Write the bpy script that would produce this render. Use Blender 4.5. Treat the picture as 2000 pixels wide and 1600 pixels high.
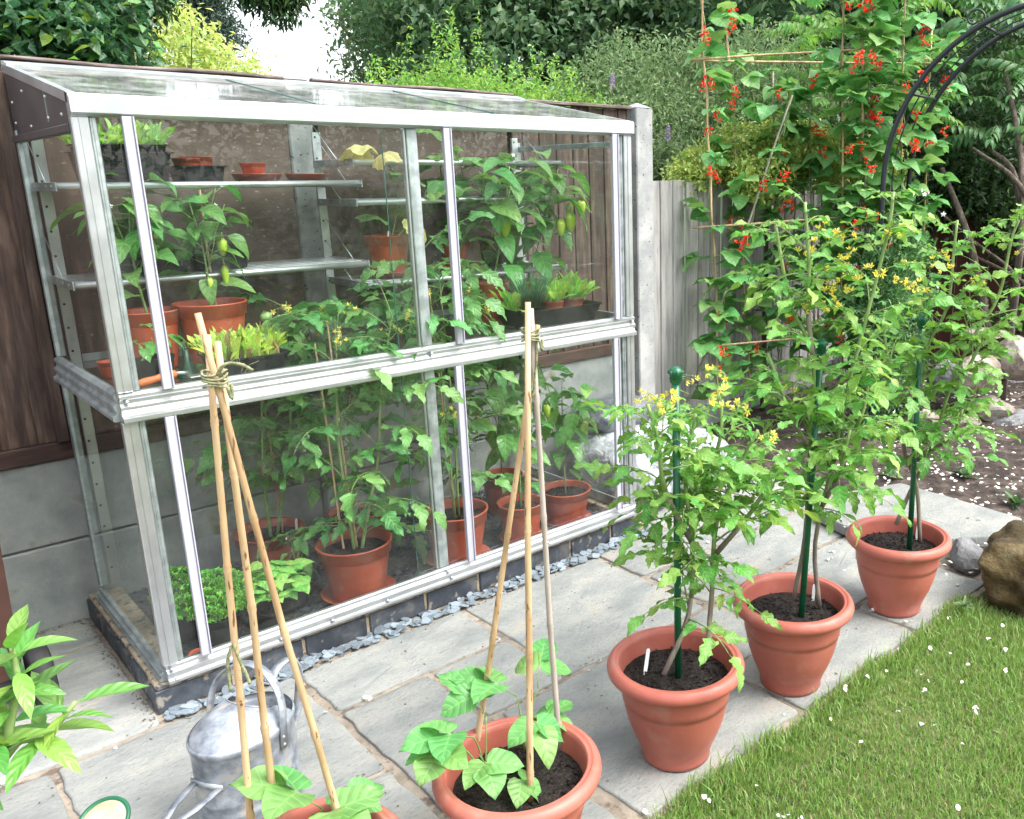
import bpy, math, random
import numpy as np
from mathutils import Matrix, Vector
random.seed(7); RNG = np.random.default_rng(7)
PI = math.pi
for o in list(bpy.data.objects): bpy.data.objects.remove(o)
SC = bpy.context.scene
COL = SC.collection
# ------------------------------------------------------------------ camera
CAM = np.array([-0.5549, -2.6577, 1.4284]); YAW, PITCH, ROLL, F = 0.767, 0.2535, -0.0111, 1698.8
CX, CY = 1271.8, 792.7
_f = np.array([math.sin(YAW)*math.cos(PITCH), math.cos(YAW)*math.cos(PITCH), -math.sin(PITCH)])
_r = np.cross(_f, [0, 0, 1]); _r /= np.linalg.norm(_r); _u = np.cross(_r, _f)
_c, _s = math.cos(ROLL), math.sin(ROLL)
RX, UP = _c*_r+_s*_u, -_s*_r+_c*_u
cd = bpy.data.cameras.new('camera'); cam = bpy.data.objects.new('camera', cd); COL.objects.link(cam)
cam.matrix_world = Matrix(((RX[0], UP[0], -_f[0], CAM[0]), (RX[1], UP[1], -_f[1], CAM[1]), (RX[2], UP[2], -_f[2], CAM[2]), (0, 0, 0, 1)))
cd.sensor_width = 36; cd.sensor_fit = 'HORIZONTAL'; cd.lens = F/2000*36
cd.shift_x = -(CX-1000)/2000; cd.shift_y = (CY-800)/2000
cd.clip_start = 0.05; cd.clip_end = 400
SC.camera = cam
# ------------------------------------------------------------------ world, sun, exposure
SUN_EL, SUN_AZ = math.radians(54), math.radians(150)      # azimuth from +Y towards +X
w = bpy.data.worlds.new('World'); SC.world = w; w.use_nodes = True
nt = w.node_tree; nt.nodes.clear()
sky = nt.nodes.new('ShaderNodeTexSky'); sky.sky_type = 'NISHITA'; sky.sun_disc = False
sky.sun_elevation = SUN_EL; sky.sun_rotation = SUN_AZ; sky.air_density = 1.0; sky.dust_density = 4.0; sky.ozone_density = 1.0
hs = nt.nodes.new('ShaderNodeHueSaturation'); hs.inputs['Saturation'].default_value = 0.28
bg = nt.nodes.new('ShaderNodeBackground'); bg.inputs[1].default_value = 0.15
wo = nt.nodes.new('ShaderNodeOutputWorld')
nt.links.new(sky.outputs[0], hs.inputs['Color']); nt.links.new(hs.outputs[0], bg.inputs[0]); nt.links.new(bg.outputs[0], wo.inputs[0])
sl = bpy.data.lights.new('sun', 'SUN'); sl.energy = .65; sl.angle = math.radians(26); sl.color = (1, .96, .9)
so = bpy.data.objects.new('sun', sl); COL.objects.link(so)
sd = Vector((math.sin(SUN_AZ)*math.cos(SUN_EL), math.cos(SUN_AZ)*math.cos(SUN_EL), math.sin(SUN_EL)))
so.rotation_euler = sd.to_track_quat('Z', 'Y').to_euler(); so.location = sd*30
SC.view_settings.view_transform = 'Standard'; SC.view_settings.look = 'None'
SC.view_settings.gamma = 1; SC.view_settings.use_curve_mapping = False
SC.view_settings.exposure = 1.95
SC.render.engine = 'CYCLES'
SC.cycles.max_bounces = 8; SC.cycles.diffuse_bounces = 3; SC.cycles.glossy_bounces = 4
SC.cycles.transmission_bounces = 4; SC.cycles.transparent_max_bounces = 16
SC.cycles.use_denoising = True; SC.cycles.caustics_reflective = False; SC.cycles.caustics_refractive = False

def at(px, py, ax, val):
    """point of the photograph's pixel on the real plane x|y|z = val"""
    d = (px-CX)/F*RX + (CY-py)/F*UP + _f
    i = 'xyz'.index(ax); t = (val-CAM[i])/d[i]
    return CAM+t*d
def onplane(px, py, p0, n):
    d = (px-CX)/F*RX + (CY-py)/F*UP + _f
    t = np.dot(np.array(p0)-CAM, n)/np.dot(d, n)
    return CAM+t*d
# ------------------------------------------------------------------ object helpers
WM = {}
def tag(o, label=None, cat=None, group=None, kind=None):
    if label: o['label'] = label
    if cat: o['category'] = cat
    if group: o['group'] = group
    if kind: o['kind'] = kind
    return o
def link(o, parent=None, M=None):
    COL.objects.link(o)
    if parent is not None:
        o.parent = parent; o.matrix_parent_inverse = WM.get(parent.name, Matrix()).inverted()
    if M is not None: o.matrix_basis = M
    WM[o.name] = M.copy() if M is not None else Matrix()
    return o
def thing(name, label, cat, loc, group=None, kind=None):
    o = bpy.data.objects.new(name, None); o.empty_display_size = .05
    link(o, None, Matrix.Translation(Vector(loc)))
    return tag(o, label, cat, group, kind)
def put(name, me, parent=None, M=None):
    return link(bpy.data.objects.new(name, me), parent, M)
class MB:
    def __init__(s): s.v = []; s.f = []; s.mi = []; s.uv = []; s.sm = []
    def add(s, V, Fc, mi=0, UV=None, smooth=True):
        b = len(s.v); s.v += [tuple(map(float, p)) for p in V]
        s.uv += ([tuple(u) for u in UV] if UV is not None else [(.5, .5)]*len(V))
        for f in Fc: s.f.append(tuple(b+i for i in f)); s.mi.append(mi); s.sm.append(smooth)
        return s
    def mesh(s, name, mats):
        me = bpy.data.meshes.new(name); me.from_pydata(s.v, [], s.f)
        if not isinstance(mats, (list, tuple)): mats = [mats]
        for m in mats: me.materials.append(m)
        me.polygons.foreach_set('material_index', s.mi); me.polygons.foreach_set('use_smooth', s.sm)
        l = me.uv_layers.new(name='UVMap'); li = np.empty(len(me.loops), dtype=np.int32); me.loops.foreach_get('vertex_index', li)
        l.data.foreach_set('uv', np.array(s.uv, dtype=np.float32)[li].ravel())
        me.update(); return me
    def obj(s, name, mats, parent=None, M=None): return put(name, s.mesh(name, mats), parent, M)
    def box(s, x0, x1, y0, y1, z0, z1, b=0, mi=0, M=None):
        """box with optional chamfer b"""
        if b <= 0:
            V = [(x, y, z) for x in (x0, x1) for y in (y0, y1) for z in (z0, z1)]
            Fc = [(0, 1, 3, 2), (4, 6, 7, 5), (0, 4, 5, 1), (2, 3, 7, 6), (0, 2, 6, 4), (1, 5, 7, 3)]
        else:
            b = min(b, (x1-x0)*.45, (y1-y0)*.45, (z1-z0)*.45); V = []
            for x, sx in ((x0, 1), (x1, -1)):
                for y, sy in ((y0, 1), (y1, -1)):
                    for z, sz in ((z0, 1), (z1, -1)):
                        V += [(x, y+sy*b, z+sz*b), (x+sx*b, y, z+sz*b), (x+sx*b, y+sy*b, z)]
            c = lambda i, j, k: (i*4+j*2+k)*3
            Fc = []
            for i in (0, 1):
                q = [c(i, 0, 0), c(i, 1, 0), c(i, 1, 1), c(i, 0, 1)]; Fc.append(tuple(q if i else q[::-1]))
                q = [c(0, i, 0)+1, c(0, i, 1)+1, c(1, i, 1)+1, c(1, i, 0)+1]; Fc.append(tuple(q if i else q[::-1]))
                q = [c(0, 0, i)+2, c(1, 0, i)+2, c(1, 1, i)+2, c(0, 1, i)+2]; Fc.append(tuple(q if i else q[::-1]))
            for j in (0, 1):
                for k in (0, 1):
                    Fc.append((c(0, j, k)+1, c(1, j, k)+1, c(1, j, k)+2, c(0, j, k)+2))
                    Fc.append((c(j, 0, k), c(j, 1, k), c(j, 1, k)+2, c(j, 0, k)+2))
                    Fc.append((c(j, k, 0), c(j, k, 1), c(j, k, 1)+1, c(j, k, 0)+1))
            for i in (0, 1):
                for j in (0, 1):
                    for k in (0, 1): a = c(i, j, k); Fc.append((a, a+1, a+2))
        if M is not None: V = [M @ Vector(p) for p in V]
        return s.add(V, Fc, mi, smooth=False)
    def lathe(s, prof, seg=32, c=(0, 0, 0), mi=0, sx=1, sy=1, smooth=True, M=None, a0=0, a1=2*PI):
        V = []; n = len(prof); full = abs(a1-a0-2*PI) < 1e-6; ns = seg if full else seg+1
        for k in range(ns):
            a = a0+(a1-a0)*k/seg
            for r, z in prof: V.append((c[0]+sx*r*math.cos(a), c[1]+sy*r*math.sin(a), c[2]+z))
        Fc = []
        for k in range(seg):
            k2 = (k+1) % ns
            for i in range(n-1):
                q = (k*n+i, k2*n+i, k2*n+i+1, k*n+i+1)
                Fc.append(q)
        if M is not None: V = [M @ Vector(p) for p in V]
        UV = [(k/seg, i/n) for k in range(ns) for i in range(n)]
        return s.add(V, Fc, mi, UV, smooth)
    def tube(s, pts, rad, seg=6, mi=0, cap=True, flat=None, smooth=True):
        P = [np.array(p, float) for p in pts]; n = len(P)
        R = [rad]*n if not hasattr(rad, '__len__') else list(rad)
        V = []; Fc = []; ref = None
        for i in range(n):
            t = P[min(i+1, n-1)]-P[max(i-1, 0)]; t = t/(np.linalg.norm(t)+1e-9)
            if ref is None:
                ref = np.array([0, 0, 1.]) if abs(t[2]) < .9 else np.array([1., 0, 0])
            a = ref-t*np.dot(ref, t); a /= np.linalg.norm(a)+1e-9; ref = a; b = np.cross(t, a)
            for k in range(seg):
                th = 2*PI*k/seg; V.append(P[i]+R[i]*(math.cos(th)*a+math.sin(th)*b*(flat or 1)))
        for i in range(n-1):
            for k in range(seg):
                k2 = (k+1) % seg; Fc.append((i*seg+k, i*seg+k2, (i+1)*seg+k2, (i+1)*seg+k))
        if cap: Fc.append(tuple(range(seg))[::-1]); Fc.append(tuple((n-1)*seg+k for k in range(seg)))
        return s.add(V, Fc, mi, smooth=smooth)
    def extr(s, prof, axis, a0, a1, mi=0, closed=True):
        """extrude a 2-D profile along x or y.  prof: list of (y|x , z)"""
        V = []
        for a in (a0, a1):
            for p, z in prof: V.append((a, p, z) if axis == 'x' else (p, a, z))
        n = len(prof); Fc = [(i, (i+1) % n, n+(i+1) % n, n+i) for i in range(n if closed else n-1)]
        if closed: Fc += [tuple(range(n))[::-1], tuple(range(n, 2*n))]
        return s.add(V, Fc, mi, smooth=False)
def smoothline(P, k=5):
    P = [np.array(p, float) for p in P]
    if len(P) < 3: return [P[0]+(P[-1]-P[0])*i/k for i in range(k+1)]
    Q = [2*P[0]-P[1]]+P+[2*P[-1]-P[-2]]; out = []
    for i in range(1, len(Q)-2):
        for j in range(k):
            t = j/k; a, b, c, d = Q[i-1], Q[i], Q[i+1], Q[i+2]
            out.append(.5*((2*b)+(c-a)*t+(2*a-5*b+4*c-d)*t*t+(3*b-a-3*c+d)*t**3))
    out.append(P[-1]); return out
# ------------------------------------------------------------------ materials
def newmat(name):
    m = bpy.data.materials.new(name); m.use_nodes = True; t = m.node_tree; t.nodes.clear()
    return m, t, t.nodes.new('ShaderNodeOutputMaterial')
def N(t, typ, **kw):
    n = t.nodes.new(typ)
    for k, v in kw.items():
        if k in n.inputs: n.inputs[k].default_value = v
        else: setattr(n, k, v)
    return n
def ramp(t, fac, stops):
    r = t.nodes.new('ShaderNodeValToRGB'); e = r.color_ramp.elements
    while len(e) < len(stops): e.new(.5)
    for i, (p, c) in enumerate(stops): e[i].position = p; e[i].color = (*c, 1)
    t.links.new(fac, r.inputs[0]); return r
def surf(name, stops, scale=8, rough=.6, metal=0, bump=.3, bscale=60, detail=6, spec=.5, stretch=(1, 1, 1), spots=None, objvar=0, rvar=0, coat=0, dist=.003, spotscale=90, con=.75):
    """general noise-coloured material in object coordinates"""
    m, t, out = newmat(name); L = t.links.new
    tc = N(t, 'ShaderNodeTexCoord'); mp = N(t, 'ShaderNodeMapping'); mp.inputs['Scale'].default_value = stretch
    L(tc.outputs['Object'], mp.inputs[0])
    nz = N(t, 'ShaderNodeTexNoise', Scale=scale, Detail=detail, Roughness=.6)
    src = mp.outputs[0]
    if objvar:
        oi = N(t, 'ShaderNodeObjectInfo'); vm = N(t, 'ShaderNodeVectorMath', operation='ADD')
        ml = N(t, 'ShaderNodeMath', operation='MULTIPLY'); ml.inputs[1].default_value = 37
        L(oi.outputs['Random'], ml.inputs[0]); L(mp.outputs[0], vm.inputs[0]); L(ml.outputs[0], vm.inputs[1]); src = vm.outputs[0]
    L(src, nz.inputs[0]); mc = N(t, 'ShaderNodeMapRange'); mc.inputs[1].default_value = .5-.30*con; mc.inputs[2].default_value = .5+.30*con; L(nz.outputs[0], mc.inputs[0]); cr = ramp(t, mc.outputs[0], stops); col = cr.outputs[0]
    if spots:
        n2 = N(t, 'ShaderNodeTexNoise', Scale=spotscale, Detail=3); L(src, n2.inputs[0])
        r2 = ramp(t, n2.outputs[0], [(.5+(spots[1]-.5)*.72, (0, 0, 0)), (.5+(spots[2]-.5)*.78, (1, 1, 1))])
        mx = N(t, 'ShaderNodeMixRGB'); L(r2.outputs[0], mx.inputs[0]); L(col, mx.inputs[1]); mx.inputs[2].default_value = (*spots[0], 1); col = mx.outputs[0]
    if objvar:
        hv = N(t, 'ShaderNodeHueSaturation'); mr = N(t, 'ShaderNodeMapRange'); mr.inputs[3].default_value = 1-objvar; mr.inputs[4].default_value = 1+objvar
        L(oi.outputs['Random'], mr.inputs[0]); L(mr.outputs[0], hv.inputs['Value']); L(col, hv.inputs['Color']); col = hv.outputs[0]
    b = N(t, 'ShaderNodeBsdfPrincipled', Roughness=rough, Metallic=metal); b.inputs['Specular IOR Level'].default_value = spec
    if coat: b.inputs['Coat Weight'].default_value = coat
    L(col, b.inputs['Base Color'])
    if rvar:
        mr = N(t, 'ShaderNodeMapRange'); mr.inputs[3].default_value = max(0.02, rough-rvar); mr.inputs[4].default_value = rough+rvar
        L(nz.outputs[0], mr.inputs[0]); L(mr.outputs[0], b.inputs['Roughness'])
    if bump:
        n3 = N(t, 'ShaderNodeTexNoise', Scale=bscale, Detail=8, Roughness=.65); L(src, n3.inputs[0])
        bp = N(t, 'ShaderNodeBump', Strength=bump, Distance=dist); L(n3.outputs[0], bp.inputs['Height']); L(bp.outputs[0], b.inputs['Normal'])
    L(b.outputs[0], out.inputs[0]); return m
def leafmat(name, c1, c2, rough=.42, trans=.32, veins=6, tcol=None, vlight=1.5, huevar=.03, valvar=.35, spec=.45, veinmix=.45, pale=None):
    """leaf: colour differs per leaf (island and object), veins from the leaf's own UV, light shines through"""
    m, t, out = newmat(name); L = t.links.new
    ge = N(t, 'ShaderNodeNewGeometry'); oi = N(t, 'ShaderNodeObjectInfo')
    ad = N(t, 'ShaderNodeMath', operation='ADD'); L(ge.outputs['Random Per Island'], ad.inputs[0]); L(oi.outputs['Random'], ad.inputs[1])
    fr = N(t, 'ShaderNodeMath', operation='FRACT'); L(ad.outputs[0], fr.inputs[0])
    st = [(0, c1), (1, c2)] if pale is None else [(0, c1), (.85, c2), (.97, pale)]
    cr = ramp(t, fr.outputs[0], st)
    tc = N(t, 'ShaderNodeTexCoord'); nz = N(t, 'ShaderNodeTexNoise', Scale=35, Detail=3); L(tc.outputs['Object'], nz.inputs[0])
    hv = N(t, 'ShaderNodeHueSaturation')
    mr = N(t, 'ShaderNodeMapRange'); mr.inputs[3].default_value = 1-valvar; mr.inputs[4].default_value = 1+valvar; L(nz.outputs[0], mr.inputs[0]); L(mr.outputs[0], hv.inputs['Value'])
    m2 = N(t, 'ShaderNodeMath', operation='MULTIPLY'); m2.inputs[1].default_value = 7.31; L(fr.outputs[0], m2.inputs[0])
    f2 = N(t, 'ShaderNodeMath', operation='FRACT'); L(m2.outputs[0], f2.inputs[0])
    m3 = N(t, 'ShaderNodeMapRange'); m3.inputs[3].default_value = .5-huevar; m3.inputs[4].default_value = .5+huevar; L(f2.outputs[0], m3.inputs[0]); L(m3.outputs[0], hv.inputs['Hue'])
    L(cr.outputs[0], hv.inputs['Color']); col = hv.outputs[0]
    b = N(t, 'ShaderNodeBsdfPrincipled', Roughness=rough); b.inputs['Specular IOR Level'].default_value = spec
    if veins:
        sp = N(t, 'ShaderNodeSeparateXYZ'); L(tc.outputs['UV'], sp.inputs[0])
        s1 = N(t, 'ShaderNodeMath', operation='SUBTRACT'); L(sp.outputs[0], s1.inputs[0]); s1.inputs[1].default_value = .5
        ab = N(t, 'ShaderNodeMath', operation='ABSOLUTE'); L(s1.outputs[0], ab.inputs[0])
        mu = N(t, 'ShaderNodeMath', operation='MULTIPLY_ADD'); L(ab.outputs[0], mu.inputs[0]); mu.inputs[1].default_value = -.55; L(sp.outputs[1], mu.inputs[2])
        ms = N(t, 'ShaderNodeMath', operation='MULTIPLY'); L(mu.outputs[0], ms.inputs[0]); ms.inputs[1].default_value = veins*2*PI
        cs = N(t, 'ShaderNodeMath', operation='COSINE'); L(ms.outputs[0], cs.inputs[0])
        v1 = N(t, 'ShaderNodeMapRange'); v1.inputs[1].default_value = .8; v1.inputs[2].default_value = 1.; L(cs.outputs[0], v1.inputs[0])
        v2 = N(t, 'ShaderNodeMapRange'); v2.inputs[1].default_value = .035; v2.inputs[2].default_value = .01; L(ab.outputs[0], v2.inputs[0])
        mxv = N(t, 'ShaderNodeMath', operation='MAXIMUM'); L(v1.outputs[0], mxv.inputs[0]); L(v2.outputs[0], mxv.inputs[1])
        mk = N(t, 'ShaderNodeMath', operation='MULTIPLY'); L(mxv.outputs[0], mk.inputs[0]); mk.inputs[1].default_value = veinmix
        mx = N(t, 'ShaderNodeMixRGB'); L(mk.outputs[0], mx.inputs[0]); L(col, mx.inputs[1])
        vc = [min(1, c*vlight+.03) for c in c2]; mx.inputs[2].default_value = (*vc, 1); col = mx.outputs[0]
        bp = N(t, 'ShaderNodeBump', Strength=.28, Distance=.002); bp.invert = True; L(cs.outputs[0], bp.inputs['Height']); L(bp.outputs[0], b.inputs['Normal'])
    L(col, b.inputs['Base Color'])
    tr = N(t, 'ShaderNodeBsdfTranslucent'); h2 = N(t, 'ShaderNodeHueSaturation'); h2.inputs['Hue'].default_value = .485; h2.inputs['Value'].default_value = 1.6; h2.inputs['Saturation'].default_value = 1.1
    L(col, h2.inputs['Color']); L(h2.outputs[0], tr.inputs[0])
    ms = N(t, 'ShaderNodeMixShader'); ms.inputs[0].default_value = trans; L(b.outputs[0], ms.inputs[1]); L(tr.outputs[0], ms.inputs[2])
    L(ms.outputs[0], out.inputs[0]); return m
def glassmat(name, tint=(.93, .97, .95), rough=.0, film=.03):
    m, t, out = newmat(name); L = t.links.new
    tr = N(t, 'ShaderNodeBsdfTransparent'); tr.inputs[0].default_value = (*tint, 1)
    gl = N(t, 'ShaderNodeBsdfGlossy', Roughness=rough); gl.inputs[0].default_value = (1, 1, 1, 1)
    fr = N(t, 'ShaderNodeFresnel', IOR=1.5); mx = N(t, 'ShaderNodeMixShader'); ge = N(t, 'ShaderNodeNewGeometry'); iv = N(t, 'ShaderNodeMath', operation='SUBTRACT'); iv.inputs[0].default_value = 1; L(ge.outputs['Backfacing'], iv.inputs[1]); fm = N(t, 'ShaderNodeMath', operation='MULTIPLY'); L(fr.outputs[0], fm.inputs[0]); L(iv.outputs[0], fm.inputs[1]); L(fm.outputs[0], mx.inputs[0]); L(tr.outputs[0], mx.inputs[1]); L(gl.outputs[0], mx.inputs[2])
    df = N(t, 'ShaderNodeBsdfDiffuse'); df.inputs[0].default_value = (.6, .62, .6, 1)
    tc = N(t, 'ShaderNodeTexCoord'); nz = N(t, 'ShaderNodeTexNoise', Scale=9, Detail=8, Roughness=.75); L(tc.outputs['Object'], nz.inputs[0])
    r = N(t, 'ShaderNodeMapRange'); r.inputs[1].default_value = .45; r.inputs[2].default_value = .8; r.inputs[3].default_value = film*.4; r.inputs[4].default_value = film*3; L(nz.outputs[0], r.inputs[0])
    m2 = N(t, 'ShaderNodeMixShader'); L(r.outputs[0], m2.inputs[0]); L(mx.outputs[0], m2.inputs[1]); L(df.outputs[0], m2.inputs[2])
    L(m2.outputs[0], out.inputs[0]); return m
def plain(name, c, rough=.5, metal=0, spec=.5): return surf(name, [(.3, tuple(x*.88 for x in c)), (.7, tuple(min(1, x*1.1) for x in c))], 12, rough, metal, .12, 120, spec=spec)

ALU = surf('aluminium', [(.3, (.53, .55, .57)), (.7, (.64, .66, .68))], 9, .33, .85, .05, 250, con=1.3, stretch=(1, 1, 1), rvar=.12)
ALUD = surf('dark_aluminium', [(.3, (.33, .37, .38)), (.7, (.48, .53, .54))], 20, .45, .7, .1, 200, rvar=.1)  # darker copy of the aluminium; dark reflections on the side rails put into colour
STEEL = plain('steel_wire', (.5, .52, .55), .35, .9)
LILAC = surf('grey_plastic_strip', [(.3, (.40, .40, .47)), (.7, (.44, .44, .51))], 5, .4, 0, .05, 60, con=1.5)
GLASS = glassmat('greenhouse_glass', (.965, .98, .97), film=.012)
ROOFG = glassmat('roof_glass', (.90, .95, .94), .06, film=.16)  # heaviest pale diffuse film, whitening the roof panes in patches
SHELFG = glassmat('shelf_glass', (.88, .94, .92), .05, film=.03)
GEDGE = plain('glass_edge', (.03, .12, .10), .2)
DKPLAS = surf('dark_brown_gusset', [(.3, (.05, .045, .05)), (.7, (.075, .065, .07))], 6, .4, 0, .15, 120)
SLOT = plain('slot_hole', (.01, .01, .01), .8)
PLY = surf('brown_plywood', [(.1, (.085, .055, .042)), (.5, (.112, .076, .058)), (.9, (.15, .108, .083))], 14, .8, 0, .5, 70, con=1.7, stretch=(1, 1, 2.2), spots=((.34, .28, .2), .70, .76), spotscale=38)
BROWN = surf('dark_brown_fence_wood', [(.25, (.035, .02, .016)), (.55, (.07, .042, .032)), (.8, (.12, .08, .06))], 7, .75, 0, .6, 45, stretch=(6, 6, .7), objvar=.22)
BRAIL = surf('dark_red_brown_rail', [(.3, (.035, .016, .013)), (.7, (.075, .036, .028))], 6, .7, 0, .5, 45, stretch=(.8, 6, 6))
CAPW = surf('grey_brown_capping', [(.3, (.08, .055, .045)), (.55, (.15, .115, .10)), (.8, (.25, .21, .19))], 9, .8, 0, .6, 50, stretch=(.8, 6, 6))
GREYW = surf('silvered_fence_wood', [(.1, (.24, .232, .228)), (.5, (.36, .35, .34)), (.9, (.46, .445, .43))], 5, .8, 0, .5, 40, stretch=(7, 7, .6), objvar=.13, spots=((.13, .11, .10), .70, .78), spotscale=16)
CONC = surf('concrete', [(.3, (.27, .28, .28)), (.6, (.36, .365, .36)), (.8, (.43, .43, .42))], 6, .85, 0, .5, 90, spots=((.10, .10, .10), .69, .72), spotscale=60)
GRAVB = surf('gravel_board_concrete', [(.1, (.17, .185, .185)), (.5, (.25, .265, .26)), (.9, (.33, .34, .325))], 7, .85, 0, .8, 120, detail=12, spots=((.20, .17, .13), .66, .75), spotscale=7, objvar=.06)
FLAG = surf('sandstone_flag', [(.05, (.185, .20, .195)), (.4, (.25, .262, .25)), (.65, (.298, .305, .285)), (.95, (.36, .335, .285))], 4.5, .78, 0, .9, 48, detail=12, objvar=.10, spots=((.17, .18, .175), .60, .85), spotscale=70, dist=.007, stretch=(1, 2.0, 1))
MORT = surf('sandy_mortar', [(.15, (.19, .16, .125)), (.85, (.36, .31, .25))], 14, .95, 0, .9, 70, dist=.006, spots=((.13, .10, .08), .58, .7), spotscale=25)
PMORT = surf('plinth_mortar', [(.3, (.30, .24, .16)), (.7, (.46, .38, .27))], 18, .95, 0, .7, 80, spots=((.10, .10, .11), .55, .66), spotscale=40)
BRICK = surf('blue_engineering_brick', [(.3, (.035, .042, .055)), (.6, (.065, .075, .09)), (.8, (.13, .125, .12))], 12, .6, 0, .5, 90, objvar=.2, spots=((.22, .20, .17), .66, .74), spotscale=30)
SLATE = surf('blue_slate', [(.15, (.12, .155, .18)), (.85, (.27, .32, .36))], 12, .6, 0, .5, 70, objvar=.38)
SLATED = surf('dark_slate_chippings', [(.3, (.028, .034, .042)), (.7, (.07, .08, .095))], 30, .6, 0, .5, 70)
TERRA = surf('terracotta_plastic', [(.1, (.35, .095, .068)), (.6, (.42, .125, .092)), (.95, (.48, .17, .13))], 5, .45, 0, .14, 160, spec=.4, spots=((.42, .20, .155), .60, .9), spotscale=14, objvar=.07)
NURS = surf('orange_nursery_plastic', [(.3, (.36, .065, .028)), (.7, (.45, .09, .042))], 8, .38, 0, .08, 120, objvar=.12, spots=((.34, .14, .10), .66, .8), spotscale=20)
BLACKP = surf('black_plastic', [(.3, (.006, .007, .008)), (.7, (.018, .02, .022))], 10, .45, 0, .15, 90, spec=.25)
GREENP = plain('green_plastic', (.008, .11, .05), .35)
DGREENP = plain('dark_green_plastic', (.008, .05, .03), .4)
ORANGEP = plain('orange_plastic', (.65, .17, .05), .45)
WHITEP = plain('white_plastic', (.8, .8, .8), .4)
COMP = surf('compost', [(.2, (.006, .004, .0035)), (.6, (.018, .012, .010)), (.95, (.075, .052, .04))], 130, .95, 0, 1, 90, dist=.012, objvar=.1)
SOIL = surf('garden_soil', [(.3, (.035, .024, .019)), (.6, (.075, .055, .044)), (.85, (.14, .11, .09))], 12, .95, 0, 1, 40, dist=.02)
BAMB = surf('bamboo', [(.25, (.36, .23, .115)), (.55, (.50, .34, .19)), (.8, (.60, .43, .26))], 5, .5, 0, .2, 60, stretch=(5, 5, .8), objvar=.16, spots=((.16, .08, .04), .70, .74), spotscale=26)
BAMBG = surf('grey_bamboo', [(.3, (.32, .27, .24)), (.7, (.46, .40, .35))], 5, .6, 0, .3, 60, stretch=(5, 5, .8), objvar=.1)
TWINE = surf('green_twine', [(.3, (.17, .18, .09)), (.7, (.34, .35, .20))], 90, .9, 0, .8, 300)
GALV = surf('galvanised_steel', [(.15, (.17, .19, .22)), (.5, (.30, .33, .37)), (.85, (.44, .47, .51))], 26, .55, .4, .3, 90, detail=12, rvar=.12, spots=((.45, .43, .40), .60, .72), spotscale=18)
BRASS = surf('weathered_brass', [(.3, (.42, .36, .22)), (.7, (.62, .55, .38))], 20, .5, .3, .1, 100)
IRON = plain('black_iron', (.014, .018, .026), .38)
RUBBER = surf('black_rubber', [(.3, (.010, .010, .011)), (.7, (.022, .022, .024))], 12, .7, 0, .3, 60)
BIN = plain('brown_bin_plastic', (.07, .030, .022), .45)
MAROON = surf('maroon_fence_paint', [(.3, (.07, .014, .012)), (.7, (.12, .028, .022))], 6, .7, 0, .4, 40, stretch=(6, 6, .7), objvar=.12)
ROCK = surf('rubble_stone', [(.3, (.22, .18, .145)), (.6, (.38, .33, .28)), (.8, (.48, .44, .39))], 9, .9, 0, 1, 28, dist=.02, objvar=.15)
GROCK = surf('grey_rubble', [(.2, (.14, .14, .145)), (.8, (.30, .30, .31))], 9, .9, 0, 1, 28, dist=.02, objvar=.15)
MOSSR = surf('mossy_boulder', [(.3, (.05, .035, .012)), (.5, (.11, .075, .03)), (.68, (.16, .13, .07)), (.85, (.38, .37, .36))], 6, .95, 0, 1, 60, dist=.015)
BARK = surf('bark', [(.3, (.06, .045, .035)), (.7, (.15, .12, .095))], 9, .9, 0, .9, 40, stretch=(4, 4, 1), dist=.015)
PETAL = surf('white_petal', [(.3, (.62, .58, .52)), (.7, (.82, .80, .77))], 25, .6, 0, .2, 60, objvar=.12)
RED = leafmat('scarlet_petal', (.80, .05, .015), (.85, .10, .03), .5, .25, 0, huevar=.01, valvar=.15)
YEL = leafmat('yellow_petal', (.85, .72, .06), (.88, .80, .25), .5, .3, 0, huevar=.01, valvar=.1)
WHI = leafmat('white_flower', (.8, .8, .8), (.85, .85, .82), .5, .2, 0, huevar=0, valvar=.05)
PUR = leafmat('mauve_flower', (.42, .26, .55), (.55, .38, .62), .6, .2, 0, huevar=.02, valvar=.15)
TOML = leafmat('tomato_leaf', (.095, .245, .042), (.18, .375, .08), .45, .32, 6, pale=(.22, .38, .085))
TOMS = surf('tomato_stem', [(.3, (.15, .24, .07)), (.7, (.26, .36, .13))], 14, .55, 0, .3, 120)
TOMW = surf('old_tomato_stem', [(.3, (.16, .13, .11)), (.7, (.26, .23, .17))], 14, .7, 0, .4, 90, stretch=(2, 2, .4))
TOMI = leafmat('indoor_tomato_leaf', (.07, .20, .055), (.13, .31, .085), .45, .28, 6)
PEPL = leafmat('pepper_leaf', (.08, .22, .05), (.14, .33, .08), .33, .28, 5)
BEANL = leafmat('bean_leaf', (.09, .25, .075), (.17, .37, .115), .40, .3, 5, veinmix=.3)
BEANY = leafmat('young_bean_leaf', (.115, .30, .085), (.19, .40, .12), .45, .3, 5, veinmix=.35)
CUCL = leafmat('cucumber_leaf', (.10, .22, .06), (.17, .32, .09), .6, .3, 4)
CUCY = leafmat('yellowed_leaf', (.50, .45, .14), (.62, .50, .24), .7, .3, 4)
LETT = leafmat('lettuce_leaf', (.30, .48, .07), (.46, .62, .13), .45, .4, 4, veinmix=.6)
LETR = leafmat('red_lettuce_leaf', (.20, .10, .05), (.32, .22, .10), .5, .3, 4)
SALAD = leafmat('salad_leaf', (.20, .42, .07), (.34, .56, .12), .45, .35, 4)
PARS = leafmat('parsley_leaf', (.09, .30, .035), (.18, .44, .06), .5, .25, 0)
BASL = leafmat('basil_leaf', (.15, .38, .08), (.24, .50, .12), .30, .25, 4)
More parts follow.
